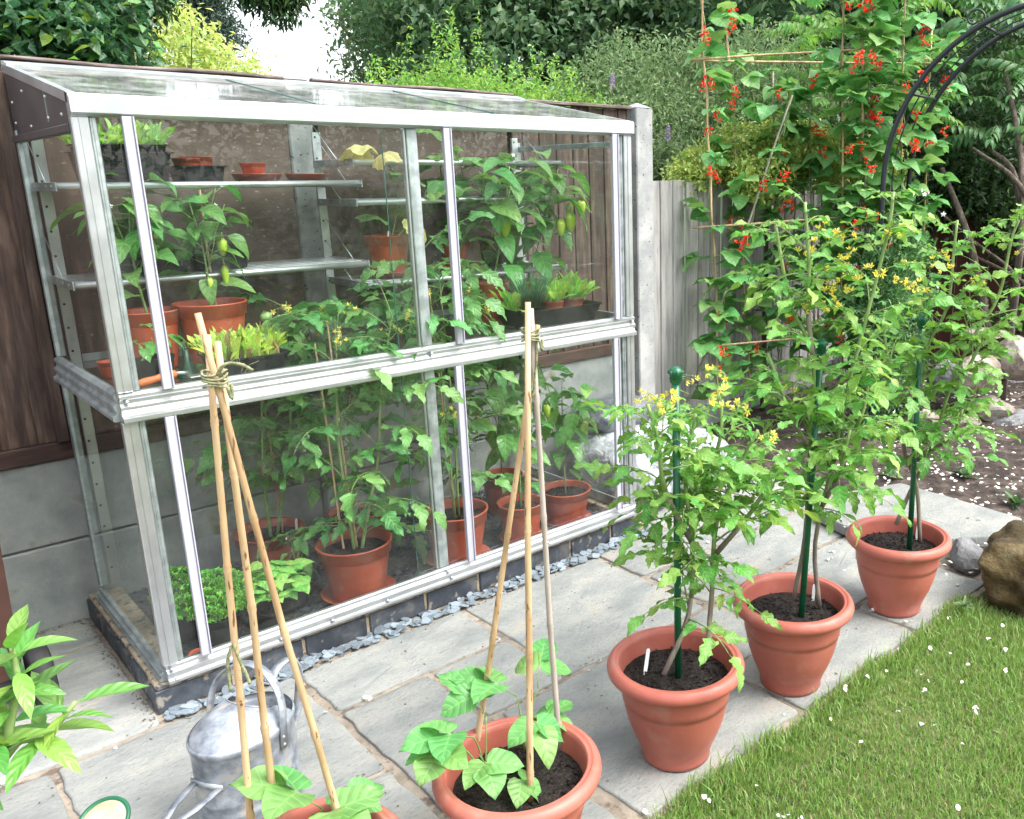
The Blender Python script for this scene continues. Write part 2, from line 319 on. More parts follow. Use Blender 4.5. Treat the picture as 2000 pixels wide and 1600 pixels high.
CHIV = leafmat('chive_leaf', (.03, .14, .06), (.06, .21, .09), .4, .1, 0)
RHOD = leafmat('glossy_shrub_leaf', (.08, .22, .05), (.22, .42, .08), .3, .3, 5, veinmix=.15)
TLSH = leafmat('big_shrub_leaf', (.035, .105, .05), (.07, .17, .07), .42, .25, 4, veinmix=.25, pale=(.16, .32, .04))
GOLD = leafmat('golden_leaf', (.34, .44, .13), (.52, .60, .26), .6, .5, 0)
PRIV = leafmat('privet_leaf', (.12, .27, .06), (.28, .48, .11), .4, .4, 0)
BTREE = leafmat('dark_tree_leaf', (.06, .125, .065), (.13, .23, .10), .5, .35, 0)
PTREE = leafmat('pale_tree_leaf', (.09, .15, .07), (.16, .24, .11), .5, .4, 0)
BUDL = leafmat('grey_green_leaf', (.11, .19, .08), (.22, .32, .15), .6, .3, 0)
EUON = leafmat('variegated_leaf', (.18, .32, .06), (.52, .58, .20), .4, .3, 0)
SUML = leafmat('sumac_leaf', (.09, .22, .05), (.17, .34, .07), .45, .35, 0)
DSHR = leafmat('dark_shrub_leaf', (.02, .055, .022), (.06, .13, .035), .45, .25, 0)
JASM = leafmat('jasmine_leaf', (.05, .14, .045), (.10, .23, .07), .45, .25, 0)
GRASS = leafmat('grass_blade', (.135, .265, .06), (.24, .37, .10), .5, .3, 0, pale=(.36, .33, .18), huevar=.02)
YEWL = leafmat('yew_needle', (.03, .06, .045), (.08, .13, .09), .6, .2, 0)
PEPF = plain('green_pepper_skin', (.36, .50, .05), .25)
TOMF = plain('green_tomato_skin', (.22, .36, .12), .3)
LAWNB = surf('lawn_soil', [(.3, (.05, .07, .02)), (.7, (.11, .12, .04))], 20, .95, 0, .8, 60)
FAR = surf('far_ground', [(.3, (.04, .07, .025)), (.7, (.07, .10, .04))], 1, .95, 0, .3, 10)

# ------------------------------------------------------------------ ground
def sheet(name, pts, z, mat, kind='structure'):
    me = bpy.data.meshes.new(name); me.from_pydata([(x, y, z) for x, y in pts], [], [tuple(range(len(pts)))]); me.materials.append(mat)
    return tag(put(name, me), kind=kind)
G = -.09
sheet('ground', [(-120, -120), (200, -120), (200, 200), (-120, 200)], -.2, FAR)
def noisy(name, x0, x1, y0, y1, step, z, amp, mat, clip=None):
    nx, ny = int((x1-x0)/step)+1, int((y1-y0)/step)+1
    X, Y = np.meshgrid(np.linspace(x0, x1, nx), np.linspace(y0, y1, ny)); Z = np.full(X.shape, z)
    for k in range(5):
        f = 3*1.9**k; ph = RNG.random(4)*6
        Z += amp/(1.7**k)*np.sin(X*f+ph[0]+1.3*np.sin(Y*f*.7+ph[1]))*np.cos(Y*f*1.1+ph[2]+np.sin(X*f*.6+ph[3]))
    if clip: Z = clip(X, Y, Z)
    V = np.stack([X.ravel(), Y.ravel(), Z.ravel()], 1); idx = np.arange(nx*ny).reshape(ny, nx)
    Fc = np.stack([idx[:-1, :-1].ravel(), idx[:-1, 1:].ravel(), idx[1:, 1:].ravel(), idx[1:, :-1].ravel()], 1)
    me = bpy.data.meshes.new(name); me.from_pydata(V.tolist(), [], Fc.tolist()); me.materials.append(mat)
    me.polygons.foreach_set('use_smooth', [True]*len(me.polygons)); return put(name, me)
tag(noisy('soil_bed', 2.3, 8.2, -2.6, .86, .05, -.075, .012, SOIL, lambda X, Y, Z: np.where((X < 3.0) & (Y > -.4) | (X < 2.62) | ((X < 3.05) & (Y < -1.0) & (X < 2.75)), -.125, Z+np.clip((X-3)*.06, 0, .1)*(Y > -1.5))), kind='structure')
pat = tag(noisy('patio', -3.2, 3.02, -1.36, .9, .06, G-.008, .0012, MORT), kind='structure')
def slab(x0, x1, y0, y1, th=.05, z=G, name='paving_slab', mat=FLAG, parent=None, poly=None):
    """riven flagstone with an uneven worn outline"""
    P = poly or [(x0, y0), (x1, y0), (x1, y1), (x0, y1)]; out = []
    if not poly: x0 -= .007; x1 += .007; y0 -= .007; y1 += .007; P = [(x0, y0), (x1, y0), (x1, y1), (x0, y1)]
    n = len(P); r = .010
    for i in range(n):
        a, b, c = np.array(P[i-1], float), np.array(P[i], float), np.array(P[(i+1) % n], float)
        d1 = (a-b)/np.linalg.norm(a-b); d2 = (c-b)/np.linalg.norm(c-b); rr = r*random.uniform(.6, 1.8)
        out += [b+d1*rr, b+(d1+d2)*rr*.32, b+d2*rr]
        L_ = np.linalg.norm(c-b); k = max(2, int(L_/.05)); nn = np.array([-d2[1], d2[0]])
        ph = random.random()*9
        for j in range(1, k):
            q = b+d2*(rr+(L_-2*rr)*j/k); out.append(q+nn*(random.uniform(-.0035, .0035)+.004*math.sin(ph+j*.7)))
    m = len(out); cx = sum(o[0] for o in out)/m; cy = sum(o[1] for o in out)/m
    tilt = (random.uniform(-.003, .003), random.uniform(-.003, .003))
    def zz(x, y, dz): return z+dz+tilt[0]*(x-cx)+tilt[1]*(y-cy)
    V = []
    for s_, dz in ((1, -th), (1, -.006), (.994, -.001), (.975, .0)):
        for o in out:
            x, y = cx+(o[0]-cx)*s_, cy+(o[1]-cy)*s_; V.append((x, y, zz(x, y, dz+random.uniform(-.0006, .0006))))
    for ring in (.66, .33):
        for o in out:
            x, y = cx+(o[0]-cx)*ring, cy+(o[1]-cy)*ring; V.append((x, y, zz(x, y, random.uniform(-.0015, .0015))))
    V.append((cx, cy, zz(cx, cy, 0)))
    Fc = []
    for l in range(5):
        for i in range(m): j = (i+1) % m; Fc.append((l*m+i, l*m+j, (l+1)*m+j, (l+1)*m+i))
    for i in range(m): Fc.append((5*m+i, 5*m+(i+1) % m, 6*m))
    mb = MB(); mb.add(V, Fc, smooth=True)
    return mb.obj(name, mat, parent)
for s_ in [(-1.30, -.72, .1, .845), (-1.30, -.62, -.69, -.09), (-.66, -.05, .635, .845), (-.66, -.05, -.04, .60),
           (-.60, -.335, -.69, -.09), (-.30, .322, -.69, -.085), (-.95, -.10, -1.33, -.725), (-.07, .32, -1.33, -.725),
           (.358, .935, -.35, -.085), (.36, .63, -1.33, -.385), (.665, .935, -.685, -.385), (.70, 1.31, -1.325, -.72),
           (.975, 1.59, -.685, -.085), (1.345, 1.625, -1.02, -.72), (1.345, 1.965, -1.325, -1.055), (1.63, 2.10, -.335, -.075), (2.035, 2.56, -.01, .62),
           (2.13, 2.58, -.335, -.035), (1.64, 2.58, -.66, -.375), (1.66, 2.62, -1.07, -.70), (2.0, 2.50, -1.325, -1.10), (2.60, 2.98, -.33, .62)]:
    slab(*s_, parent=pat)
rs = slab(0, 0, 0, 0, th=.045, z=-.035, name='loose_stone_slab', poly=[(2.55, -.50), (2.46, -.90), (2.82, -1.19), (3.12, -1.21), (3.16, -.58), (2.83, -.45)])
tag(rs, 'loose grey stone slab laid on the soil behind the farthest tomato pot', 'paving stone')
# lawn: soil sheet plus blades
def lawn_edge(x): return -1.345+.012*math.sin(x*9)+.008*math.sin(x*23+1)+.045*max(0, x-1.75)*(x < 2.35)
LP = [(x, lawn_edge(x)) for x in np.linspace(-6, 2.6, 90)]
tag(noisy('lawn', -8, 12, -14, -1.36, .25, G-.004, .004, LAWNB), kind='structure')
def blades(n, region, h=(.018, .042), w=.0016):
    X = RNG.uniform(region[0], region[1], n); Y = RNG.uniform(region[2], region[3], n)
    ed = np.array([lawn_edge(x) for x in X]); ok = (Y < ed-.014+RNG.normal(0, .011, n)) & ~((X > 2.33) & (X < 3.2) & (Y > -1.75))
    X, Y = X[ok], Y[ok]; n = len(X); ed = ed[ok]
    patch = .5+.5*np.sin(X*5+1.2*np.sin(Y*7))*np.cos(Y*6+np.sin(X*4))
    H = RNG.uniform(h[0], h[1], n)*(.8+.5*patch)*(1+.8*np.exp(-((ed-.014-Y)/.04)**2)*RNG.random(n)); a = RNG.uniform(0, 2*PI, n); lean = RNG.normal(.35, .25, n)*H; b = a+RNG.normal(0, .8, n)
    ww = w*RNG.uniform(.7, 1.4, n)
    dx, dy = np.cos(a)*ww, np.sin(a)*ww; lx, ly = -np.sin(b)*lean, np.cos(b)*lean
    V = np.empty((n, 5, 3)); z0 = G-.006
    V[:, 0] = np.stack([X-dx, Y-dy, np.full(n, z0)], 1); V[:, 1] = np.stack([X+dx, Y+dy, np.full(n, z0)], 1)
    V[:, 2] = np.stack([X+dx*.8+lx*.4, Y+dy*.8+ly*.4, z0+H*.6], 1); V[:, 3] = np.stack([X-dx*.8+lx*.4, Y-dy*.8+ly*.4, z0+H*.6], 1)
    V[:, 4] = np.stack([X+lx*1.2, Y+ly*1.2, z0+H*.97], 1)
    return V
def rawmesh(name, V, quads=None, tris=None, mat=None, uv=None):
    """V (n,k,3); quads / tris: index tuples within one element"""
    n, k, _ = V.shape; me = bpy.data.meshes.new(name); base = (np.arange(n)*k)[:, None]
    loops = []; starts = []; tot = []; pos = 0
    L_ = []
    for q in (quads or []): L_.append((base+np.array(q)[None, :], len(q)))
    for q in (tris or []): L_.append((base+np.array(q)[None, :], len(q)))
    me.vertices.add(n*k); me.vertices.foreach_set('co', V.reshape(-1).astype(np.float32))
    li = np.concatenate([a.ravel() for a, _ in L_]); ls = []; off = 0
    for a, c in L_: ls.append(off+np.arange(n)*c); off += n*c
    ls = np.concatenate(ls)
    me.loops.add(len(li)); me.loops.foreach_set('vertex_index', li.astype(np.int32))
    me.polygons.add(len(ls)); me.polygons.foreach_set('loop_start', ls.astype(np.int32))
    if uv is not None:
        l = me.uv_layers.new(name='UVMap'); UV = np.tile(np.array(uv, dtype=np.float32), (n, 1)); l.data.foreach_set('uv', UV[li].ravel())
    me.materials.append(mat); me.update(calc_edges=True); me.validate(); return me
Vg = np.concatenate([blades(130000, (.3, 3.6, -2.3, -1.28), (.012, .028), .0014), blades(3500, (.3, 2.4, -1.43, -1.34), (.024, .050), .0016)])
tag(put('grass', rawmesh('grass', Vg, [(0, 1, 2, 3)], [(3, 2, 4)], GRASS)), 'short green lawn grass growing ragged along the patio edge', 'grass', kind='stuff')

# ------------------------------------------------------------------ leaf shapes
def strip(mb, L, W, shape, n=8, fold=.25, droop=.3, wave=.05, mi=0, M=None, cup=0, side=4, tip=0):
    """one leaf blade along +Y; shape(t)->half width 0..1; UV x across, y along"""
    V = []; UV = []; ph = random.random()*6; wv = random.uniform(.6, 1.3); tw = random.uniform(-.25, .25)
    y = z = 0; dl = L/n
    for i in range(n+1):
        t = i/n; ang = -droop*t*1.6+.15
        if i: y += dl*math.cos(ang); z += dl*math.sin(ang)
        hw = W*.5*max(shape(t), .02)
        for s_ in (-1, -.55, 0, .55, 1):
            x = s_*hw; zz = z+abs(s_)*hw*fold-cup*s_*s_*hw*.5+wave*W*(abs(s_)**1.5)*math.sin(ph+t*9*wv+s_*1.5)+x*tw*t
            V.append((x*math.cos(fold*.6), y-abs(s_)*hw*.08, zz)); UV.append((.5+s_*.5*.96, t))
    Fc = [(i*5+j, i*5+j+1, (i+1)*5+j+1, (i+1)*5+j) for i in range(n) for j in range(4)]
    if M is not None: V = [M @ Vector(p) for p in V]
    mb.add(V, Fc, mi, UV)
    return Vector((0, y, z))
ovate = lambda t: (math.sin(PI*min(1, t**.62))**.85)*(1 if t < .95 else .6) if 0 < t < 1 else 0
lanc = lambda t: math.sin(PI*t**.8)**.9 if 0 < t < 1 else 0
heart = lambda t: .55 if t == 0 else (math.sin(PI*min(1, (t*.86+.14)**.75))**.8 if t < 1 else 0)
spat = lambda t: (.28+.72*t**1.5)*(1 if t < .85 else math.sqrt(max(0, 1-((t-.85)/.15)**2))) if t < 1 else .05
def toothed(k=1, base=lanc, amp=.3):
    return lambda t: base(t)*(1-amp*(0 if t in (0,) else (.5+.5*math.cos(t*PI*2*k))))
def rot(az=0, pitch=0, roll=0): return Matrix.Rotation(az, 4, 'Z') @ Matrix.Rotation(pitch, 4, 'X') @ Matrix.Rotation(roll, 4, 'Y')
def compound_tomato(mats, L=.2, pairs=3, droop=.6, dens=1):
    mb = MB(); pts = []; y = z = 0; n = 12; P = []
    curve = random.uniform(-.25, .25); x = 0
    for i in range(n+1):
        t = i/n; ang = .35-droop*1.5*t; P.append((Vector((x, y, z)), ang)); y += L/n*math.cos(ang); z += L/n*math.sin(ang); x += L/n*curve*t
    mb.tube([p for p, a in P], [.0024-.0014*i/n for i in range(n+1)], 4, 1)
    def leafl(i, side, l, big):
        p, a = P[i]; az = side*random.uniform(.9, 1.25) if side else random.uniform(-.15, .15)
        M = Matrix.Translation(p) @ rot(-az, a*.7-random.uniform(-.15, .5), random.uniform(-.5, .5)*(1 if side == 0 else 1))
        pet = .014 if big else .004
        q = M @ Vector((0, pet, 0)); mb.tube([p, q], .0009, 3, 1)
        M2 = M @ Matrix.Translation((0, pet, 0))
        strip(mb, l, l*random.uniform(.50, .64), toothed(random.choice([3, 4]), lambda t: ovate(t), .44) if big else ovate, 12 if big else 4, random.uniform(.0, .35), random.uniform(.15, .8), .12, 0, M2)
    leafl(n, 0, L*.47, True)
    for k in range(pairs):
        i = int(n*(.32+.6*k/pairs)); ll = L*(.37+.07*(k == pairs-1))*random.uniform(.85, 1.15)
        for sd in (-1, 1): leafl(min(n-1, i+random.choice((0, 0, 1))), sd, ll*random.uniform(.85, 1.1), True)
        if random.random() < .8*dens:
            for sd in (-1, 1): leafl(min(n-1, i+2), sd, L*random.uniform(.08, .13), False)
    return mb.mesh('leaf', mats)
def simple_leaf(mats, L=.09, W=.05, shape=ovate, pet=.04, droop=.5, fold=.3, wave=.04, n=7, up=.3):
    mb = MB(); P = [Vector((0, pet*t*math.cos(up*t), pet*t*math.sin(up)*(1-.2*t))) for t in (0, .35, .7, 1)]
    mb.tube(P, [.0014, .0012, .001, .0009], 4, 1)
    strip(mb, L, W, shape, n, fold, droop, wave, 0, Matrix.Translation(P[-1]) @ rot(0, random.uniform(-.3, .1), random.uniform(-.25, .25)))
    return mb.mesh('leaf', mats)
def trifoliate(mats, L=.095, W=.085, pet=.07, spread=1.15, droop=.4):
    mb = MB(); up = .5; P = [Vector((0, pet*t*math.cos(up*t), pet*t*math.sin(up)*.8)) for t in (0, .35, .7, 1)]
    mb.tube(P, [.0016, .0014, .0012, .001], 4, 1)
    e = P[-1]
    for az, ex in ((0, .022), (spread, .003), (-spread, .003)):
        M = Matrix.Translation(e) @ rot(az+random.uniform(-.15, .15), random.uniform(-.55, .1), random.uniform(-.3, .3))
        q = M @ Vector((0, ex, 0)); mb.tube([e, q], .001, 3, 1)
        strip(mb, L*random.uniform(.85, 1.05), W*random.uniform(.85, 1.05), heart, 8, random.uniform(.1, .35), random.uniform(.2, .6), .05, 0, M @ Matrix.Translation((0, ex, 0)))
    return mb.mesh('leaf', mats)
def lobed(mats, L=.13, pet=.06, droop=.5):
    mb = MB(); P = [Vector((0, pet*t, pet*.5*t)) for t in (0, .5, 1)]; mb.tube(P, .0016, 4, 1)
    e = P[-1]; m = 22; V = [tuple(e)]; UV = [(.5, 0)]
    ph = random.random()*5
    for rg in (.5, 1):
        for i in range(m+1):
            a = -2.5+5*i/m; r = L*.62*(1-.16*abs(math.sin(a*2.5)))*(1+.05*(i % 2))*rg*(1-.25*(abs(a)/2.5)**2)
            x, y = r*math.sin(a), L*.2*0+r*math.cos(a)
            zz = -droop*(r/L)**2*L*1.1+.012*math.sin(a*4+ph)*rg
            V.append((e[0]+x, e[1]+y, e[2]+zz)); UV.append((.5+.48*math.sin(a)*rg, .5+.48*math.cos(a)*rg))
    Fc = [(0, 1+i+1, 1+i) for i in range(m)]+[(1+i, 2+i, m+3+i, m+2+i) for i in range(m)]
    mb.add(V, Fc, 0, UV); return mb.mesh('leaf', mats)
def pinnate(mats, L=.45, pairs=9, ll=.10, w=.03):
    mb = MB(); n = pairs+1; P = []; y = z = 0
    for i in range(n+1):
        a = .25-1.0*i/n; P.append(Vector((0, y, z))); y += L/n*math.cos(a); z += L/n*math.sin(a)
    mb.tube(P, [.003-.002*i/n for i in range(n+1)], 4, 1)
    for i in range(1, n+1):
        for sd in (-1, 1):
            strip(mb, ll*(1-.35*abs(i/n-.45)*2)*random.uniform(.9, 1.1), w, lanc, 3, .2, random.uniform(.5, .9), .03, 0, Matrix.Translation(P[i]) @ rot(-sd*random.uniform(1.05, 1.3), random.uniform(-.5, -.15), 0))
    strip(mb, ll, w, lanc, 3, .2, .6, .03, 0, Matrix.Translation(P[n]))
    return mb.mesh('leaf', mats)
def star_flower(mats, r=.011, petals=5, w=.45, recurve=-.5, centre=True):
    mb = MB()
    for k in range(petals):
        strip(mb, r, r*w, lanc, 3, .2, recurve, 0, 0, rot(2*PI*k/petals, .2, 0))
    if centre: mb.lathe([(0, r*.7), (r*.16, r*.45), (r*.2, 0)], 5, mi=0)
    return mb
TOM_V = [compound_tomato([TOML, TOMS], random.uniform(.14, .18), random.choice([2, 3, 3]), random.uniform(.2, .7)) for _ in range(9)]
TOMI_V = [compound_tomato([TOMI, TOMS], random.uniform(.16, .21), 3, random.uniform(.4, .9)) for _ in range(6)]
PEP_V = [simple_leaf([PEPL, TOMS], .1, .055, ovate, .04, random.uniform(.3, .9), .3, .05) for _ in range(6)]
BEAN_V = [trifoliate([BEANL, TOMS]) for _ in range(7)]
BEANY_V = [trifoliate([BEANY, TOMS], .10, .085, .06) for _ in range(4)]
CUC_V = [lobed([CUCL, TOMS], .13, .06, random.uniform(.3, .9)) for _ in range(4)]
CUCY_V = [lobed([CUCY, TOMS], .13, .05, 1.1) for _ in range(2)]
BAS_V = [simple_leaf([BASL, BASL], .075, .052, ovate, .012, .6, -.1, .03, 6) for _ in range(4)]
RHO_V = [simple_leaf([RHOD, RHOD], .075, .025, lanc, .006, random.uniform(.1, .6), .35, .03, 7) for _ in range(5)]
TLS_V = [simple_leaf([TLSH, BARK], .10, .058, ovate, .02, random.uniform(.2, .6), .25, .03, 5) for _ in range(5)]
SUM_V = [pinnate([SUML, TOMS], random.uniform(.38, .5), 8, .14, .04) for _ in range(4)]
SUMD_V = [pinnate([JASM, TOMS], random.uniform(.38, .5), 8, .14, .042) for _ in range(4)]
YF = star_flower([YEL], .014).mesh('flower', [YEL]); WF = star_flower([WHI], .013, 5, .6, .1).mesh('flower', [WHI])
def bean_flower():
    mb = MB()
    mb.tube([(0, 0, 0), (0, 0, .05)], .0015, 4, 1)
    for k in range(9):
        a = random.uniform(0, 6.28); z = .01+.045*k/9; M = Matrix.Translation((.006*math.cos(a), .006*math.sin(a), z)) @ rot(a-PI/2, random.uniform(-.5, .5), 0)
        strip(mb, .017, .017, ovate, 3, .7, random.uniform(-.4, .6), .1, 0, M)
        strip(mb, .012, .010, ovate, 2, .9, .9, .1, 0, M @ rot(.4, .5, 0))
    return mb.mesh('flower', [RED, TOMS])
BF_V = [bean_flower() for _ in range(4)]
def truss(k=8):
    mb = MB(); P = smoothline([(0, 0, 0), (0, .03, .012), (0, .06, .0)], 3); mb.tube(P, .0011, 4, 1)
    for i in range(k):
        p = Vector(P[min(len(P)-1, 2+int(i*len(P)/k))]); d = Vector((random.uniform(-1, 1), random.uniform(-.3, 1), random.uniform(-.8, .4))).normalized()*.02
        mb.tube([p, p+d*.6+Vector((0, 0, .004)), p+d], .0007, 3, 1)
        M = Matrix.Translation(p+d) @ rot(random.uniform(0, 6), random.uniform(-2, -.3), 0)
        for j in range(5): strip(mb, .0125, .0052, lanc, 2, .1, -.6, 0, 0, M @ rot(2*PI*j/5, -.1, 0))
        for j in range(5): strip(mb, .009, .002, lanc, 1, .1, -.3, 0, 1, M @ rot(2*PI*j/5+.6, .35, 0))
        mb.lathe([(0, .007), (.0014, .004), (.0016, 0)], 5, mi=0, M=M)
    return mb.mesh('flower_truss', [YEL, TOMS])
TR_V = [truss(random.choice([6, 8])) for _ in range(4)]
def pepper_fruit(L=.06, R=.02, mat=PEPF):
    mb = MB(); seg = 12; prof = [(0, 0), (.5, .0), (.95, -.12), (1, -.3), (.9, -.55), (.65, -.8), (.3, -.96), (0, -1)]
    V = []
    for k in range(seg):
        a = 2*PI*k/seg; lob = 1+.10*math.cos(3*a)
        for r, z in prof: V.append((R*r*lob*math.cos(a), R*r*lob*math.sin(a), L*z+(.004*math.cos(3*a) if r < .6 and z > -.1 else 0)))
    n = len(prof); Fc = [(k*n+i, ((k+1) % seg)*n+i, ((k+1) % seg)*n+i+1, k*n+i+1) for k in range(seg) for i in range(n-1)]
    mb.add(V, Fc); mb.tube([(0, 0, -.002), (.002, 0, .012), (.006, 0, .022)], [.003, .002, .0018], 5, 1)
    return mb.mesh('pepper', [mat, TOMS])
PF_V = [pepper_fruit(.07, .021), pepper_fruit(.055, .016), pepper_fruit(.05, .009)]
mbt = MB(); mbt.lathe([(0, -.016), (.012, -.013), (.019, -.004), (.02, .003), (.014, .013), (.005, .0155), (0, .014)], 14)
for j in range(5): strip(mbt, .014, .004, lanc, 2, .1, -.3, 0, 1, Matrix.Translation((0, 0, .014)) @ rot(2*PI*j/5, .1, 0))
TOMF_M = mbt.mesh('green_tomato', [TOMF, TOMS])
def leafM(p, az, pitch, roll=0, s=1): return Matrix.Translation(Vector(p)) @ rot(az, pitch, roll) @ Matrix.Scale(s, 4)
def azof(d): return math.atan2(-d[0], d[1])
def at_line(P, t):
    P = [np.array(p) for p in P]; x = t*(len(P)-1); i = min(int(x), len(P)-2); return P[i]+(P[i+1]-P[i])*(x-i)
# ------------------------------------------------------------------ pots
BIGPROF = [(0, 0), (.088, 0), (.0935, .004), (.0938, .014), (.0962, .028), (.1030, .048), (.1118, .069), (.1200, .090), (.1272, .112), (.1274, .1128), (.1300, .1215), (.1302, .1223), (.1324, .131), (.1326, .1318), (.1375, .154), (.1405, .170), (.1422, .182), (.1442, .1832), (.1458, .198), (.1468, .215), (.1478, .230), (.149, .24), (.151, .247),
           (.162, .246), (.174, .250), (.182, .259), (.184, .268), (.181, .278), (.175, .285), (.168, .289), (.164, .287), (.161, .284), (.157, .286), (.153, .284), (.150, .27), (.143, .225), (.14, .2)]
def compost_disc(r, z, c, parent, mat=COMP, name='compost', amp=.006):
    n = 22; mb = MB(); V = [(c[0], c[1], z+amp)]; rings = 7
    for j in range(1, rings+1):
        for k in range(n):
            a = 2*PI*k/n; rr = r*j/rings; V.append((c[0]+rr*math.cos(a), c[1]+rr*math.sin(a), z+random.uniform(-amp, amp)*(j < rings)+amp*(1-j/rings)))
    Fc = [(0, 1+k, 1+(k+1) % n) for k in range(n)]+[(1+(j-1)*n+k, 1+j*n+k, 1+j*n+(k+1) % n, 1+(j-1)*n+(k+1) % n) for j in range(1, rings) for k in range(n)]
    mb.add(V, Fc)
    for _ in range(int(260*r/.14)):   # crumbs and bark flecks
        a = random.uniform(0, 6.28); rr = r*.95*math.sqrt(random.random()); s_ = random.uniform(.002, .005)*max(.5, min(1, r/.14))
        x, y = c[0]+rr*math.cos(a), c[1]+rr*math.sin(a)
        mb.box(-s_, s_, -s_*.6, s_*.6, -s_*.4, s_*.5, M=Matrix.Translation((x, y, z+amp)) @ rot(random.random()*6, random.uniform(-.6, .6), random.uniform(-.6, .6)))
    return mb.obj(name, mat, parent)
def bigpot(c, label, s=1):
    t = thing('plant_pot', label, 'plant pot', (c[0], c[1], G), 'large terracotta coloured pots along the patio edge')
    mb = MB(); mb.lathe(BIGPROF, 64, (c[0], c[1], G+.002)); mb.obj('pot_wall', TERRA, t)
    compost_disc(.1435, G+.232, c, t)
    return t
def nursery(c, z, r, h, label, group='orange plastic pots in the greenhouse', mat=NURS, saucer=False, soil=.82, name='nursery_pot', cat='plant pot'):
    t = thing(name, label, cat, (c[0], c[1], z), group)
    p = [(0, 0), (r*.68, 0), (r*.70, h*.02), (r*.90, h*.76), (r*.905, h*.77), (r*.955, h*.78), (r*.98, h*.97), (r*1.01, h*.98), (r*1.01, h), (r*.95, h), (r*.93, h*.97), (r*.85, h*.7)]
    zz = z+(.006 if saucer else .001)
    mb = MB(); mb.lathe(p, 36, (c[0], c[1], zz)); mb.obj('pot_wall', mat, t)
    if soil: compost_disc(r*.88, zz+h*soil, c, t, amp=.003)
    if saucer:
        mb = MB(); R = r*1.0; mb.lathe([(0, 0), (R*.8, 0), (R*.98, .018), (R, .02), (R*.99, .022), (R*.95, .02), (R*.78, .004), (0, .004)], 36, (c[0], c[1], z+.001)); mb.obj('saucer', mat, t)
    return t
def label_stick(p, label, az=0, lean=.2, h=.06, w=.012):
    mb = MB(); M = Matrix.Translation(Vector(p)) @ rot(az, lean, 0)
    V = [(-w*.3, 0, -.03), (w*.3, 0, -.03), (w*.5, 0, -.01), (w*.5, 0, h-.006), (w*.3, 0, h), (-w*.3, 0, h), (-w*.5, 0, h-.006), (-w*.5, 0, -.01)]
    V = [M @ Vector(v) for v in V]+[M @ (Vector(v)+Vector((0, .001, 0))) for v in V]
    Fc = [tuple(range(8)), tuple(range(15, 7, -1))]+[(i, i+8, (i+1) % 8+8, (i+1) % 8) for i in range(8)]
    mb.add(V, Fc, smooth=False); return tag(mb.obj('plant_label', WHITEP), label, 'plant label', 'white plastic plant labels')
def cane(mb, a, b, r=.006, mi=0, knots=None, seg=8, wob=.0025):
    a, b = np.array(a, float), np.array(b, float); L = np.linalg.norm(b-a); n = max(2, int(L/.22)); P = []; R = []
    d = (b-a)/L; off = random.uniform(0, .5); w1 = RNG.normal(0, 1, 3)*wob; rp = 0
    ts = sorted(set([0, 1]+[min(.98, max(.02, (i+off)/n)) for i in range(n)]))
    for i, t in enumerate(ts):
        k = RNG.normal(0, 1, 3)*wob*.5; p = a+(b-a)*t+w1*math.sin(PI*t)+(k if 0 < t < 1 else 0); rr = r*(1.05-.25*t)
        if 0 < t < 1:
            P += [p-d*.010, p-d*.003, p, p+d*.003, p+d*.010]; R += [rr, rr*1.2, rr*1.05, rr*1.22, rr]
        else: P.append(p); R.append(rr)
    mb.tube(P, R, seg, mi)

# ------------------------------------------------------------------ boundary fences
def planks(parent, x0, x1, z0, z1, y, mat, pitch=.1, w=.115, th=.012, ztop=None, slope=.004, axis='x'):
    x = x0
    while x < x1-.02:
        ww = min(w, x1-x)*random.uniform(.97, 1); zt = z1+random.uniform(-.006, .004)
        mb = MB(); mb.box(x, x+ww, -th, 0, z0, zt, .002)
        M = Matrix.Translation((0, y+random.uniform(-.002, .002), 0)) @ Matrix.Rotation(0, 4, 'Z')
        M = Matrix.Translation((x, y, 0)) @ Matrix.Rotation(.085, 4, 'Z') @ Matrix.Translation((-x, 0, 0))
        o = mb.obj('plank', mat, parent, M)
        x += pitch*random.uniform(.96, 1.04)
bf = thing('brown_fence', 'dark brown close boarded fence behind and left of the greenhouse', 'fence', (.8, .86, -.09))
planks(bf, -1.9, .86, .575, 1.80, .86, BROWN); planks(bf, .99, 2.68, .575, 1.785, .86, BROWN)
mb = MB(); mb.box(-1.9, .866, .835, .885, .513, .575, .004); mb.obj('bottom_rail', BRAIL, bf)
mb = MB(); mb.box(.974, 2.688, .835, .885, .513, .575, .004); mb.obj('bottom_rail', BRAIL, bf)
mb = MB(); mb.tube([(x, .80+.004*math.sin(x*7), 1.816+.003*math.sin(x*11+1)) for x in np.linspace(.0, .868, 14)], .0085, 8, flat=2.4); mb.obj('capping', CAPW, bf)
mb = MB(); mb.tube([(x, .80+.004*math.sin(x*7), 1.814+.003*math.sin(x*9)) for x in np.linspace(.982, 1.915, 14)], .0085, 8, flat=2.4); mb.obj('capping', CAPW, bf)
mb = MB(); mb.box(1.92, 2.688, .825, .885, 1.787, 1.803, .003); mb.obj('capping', CAPW, bf)
mb = MB(); mb.box(-1.9, -.01, .825, .885, 1.80, 1.82, .003); mb.obj('capping', CAPW, bf)
mb = MB(); mb.box(-.035, .0, .80, .845, .58, 1.78, .004); mb.obj('batten', BROWN, bf)
mb = MB(); mb.box(1.905, 1.94, .80, .845, .58, 1.76, .004); mb.obj('batten', BROWN, bf)
for i, (a, b) in enumerate([(-1.9, .868), (.972, 2.69)]):
    for z0, z1 in ((-.12, .207), (.213, .511)):
        mb = MB(); mb.box(a, b, .85, .90, z0, z1, .006); mb.obj('gravel_board', GRAVB, bf)
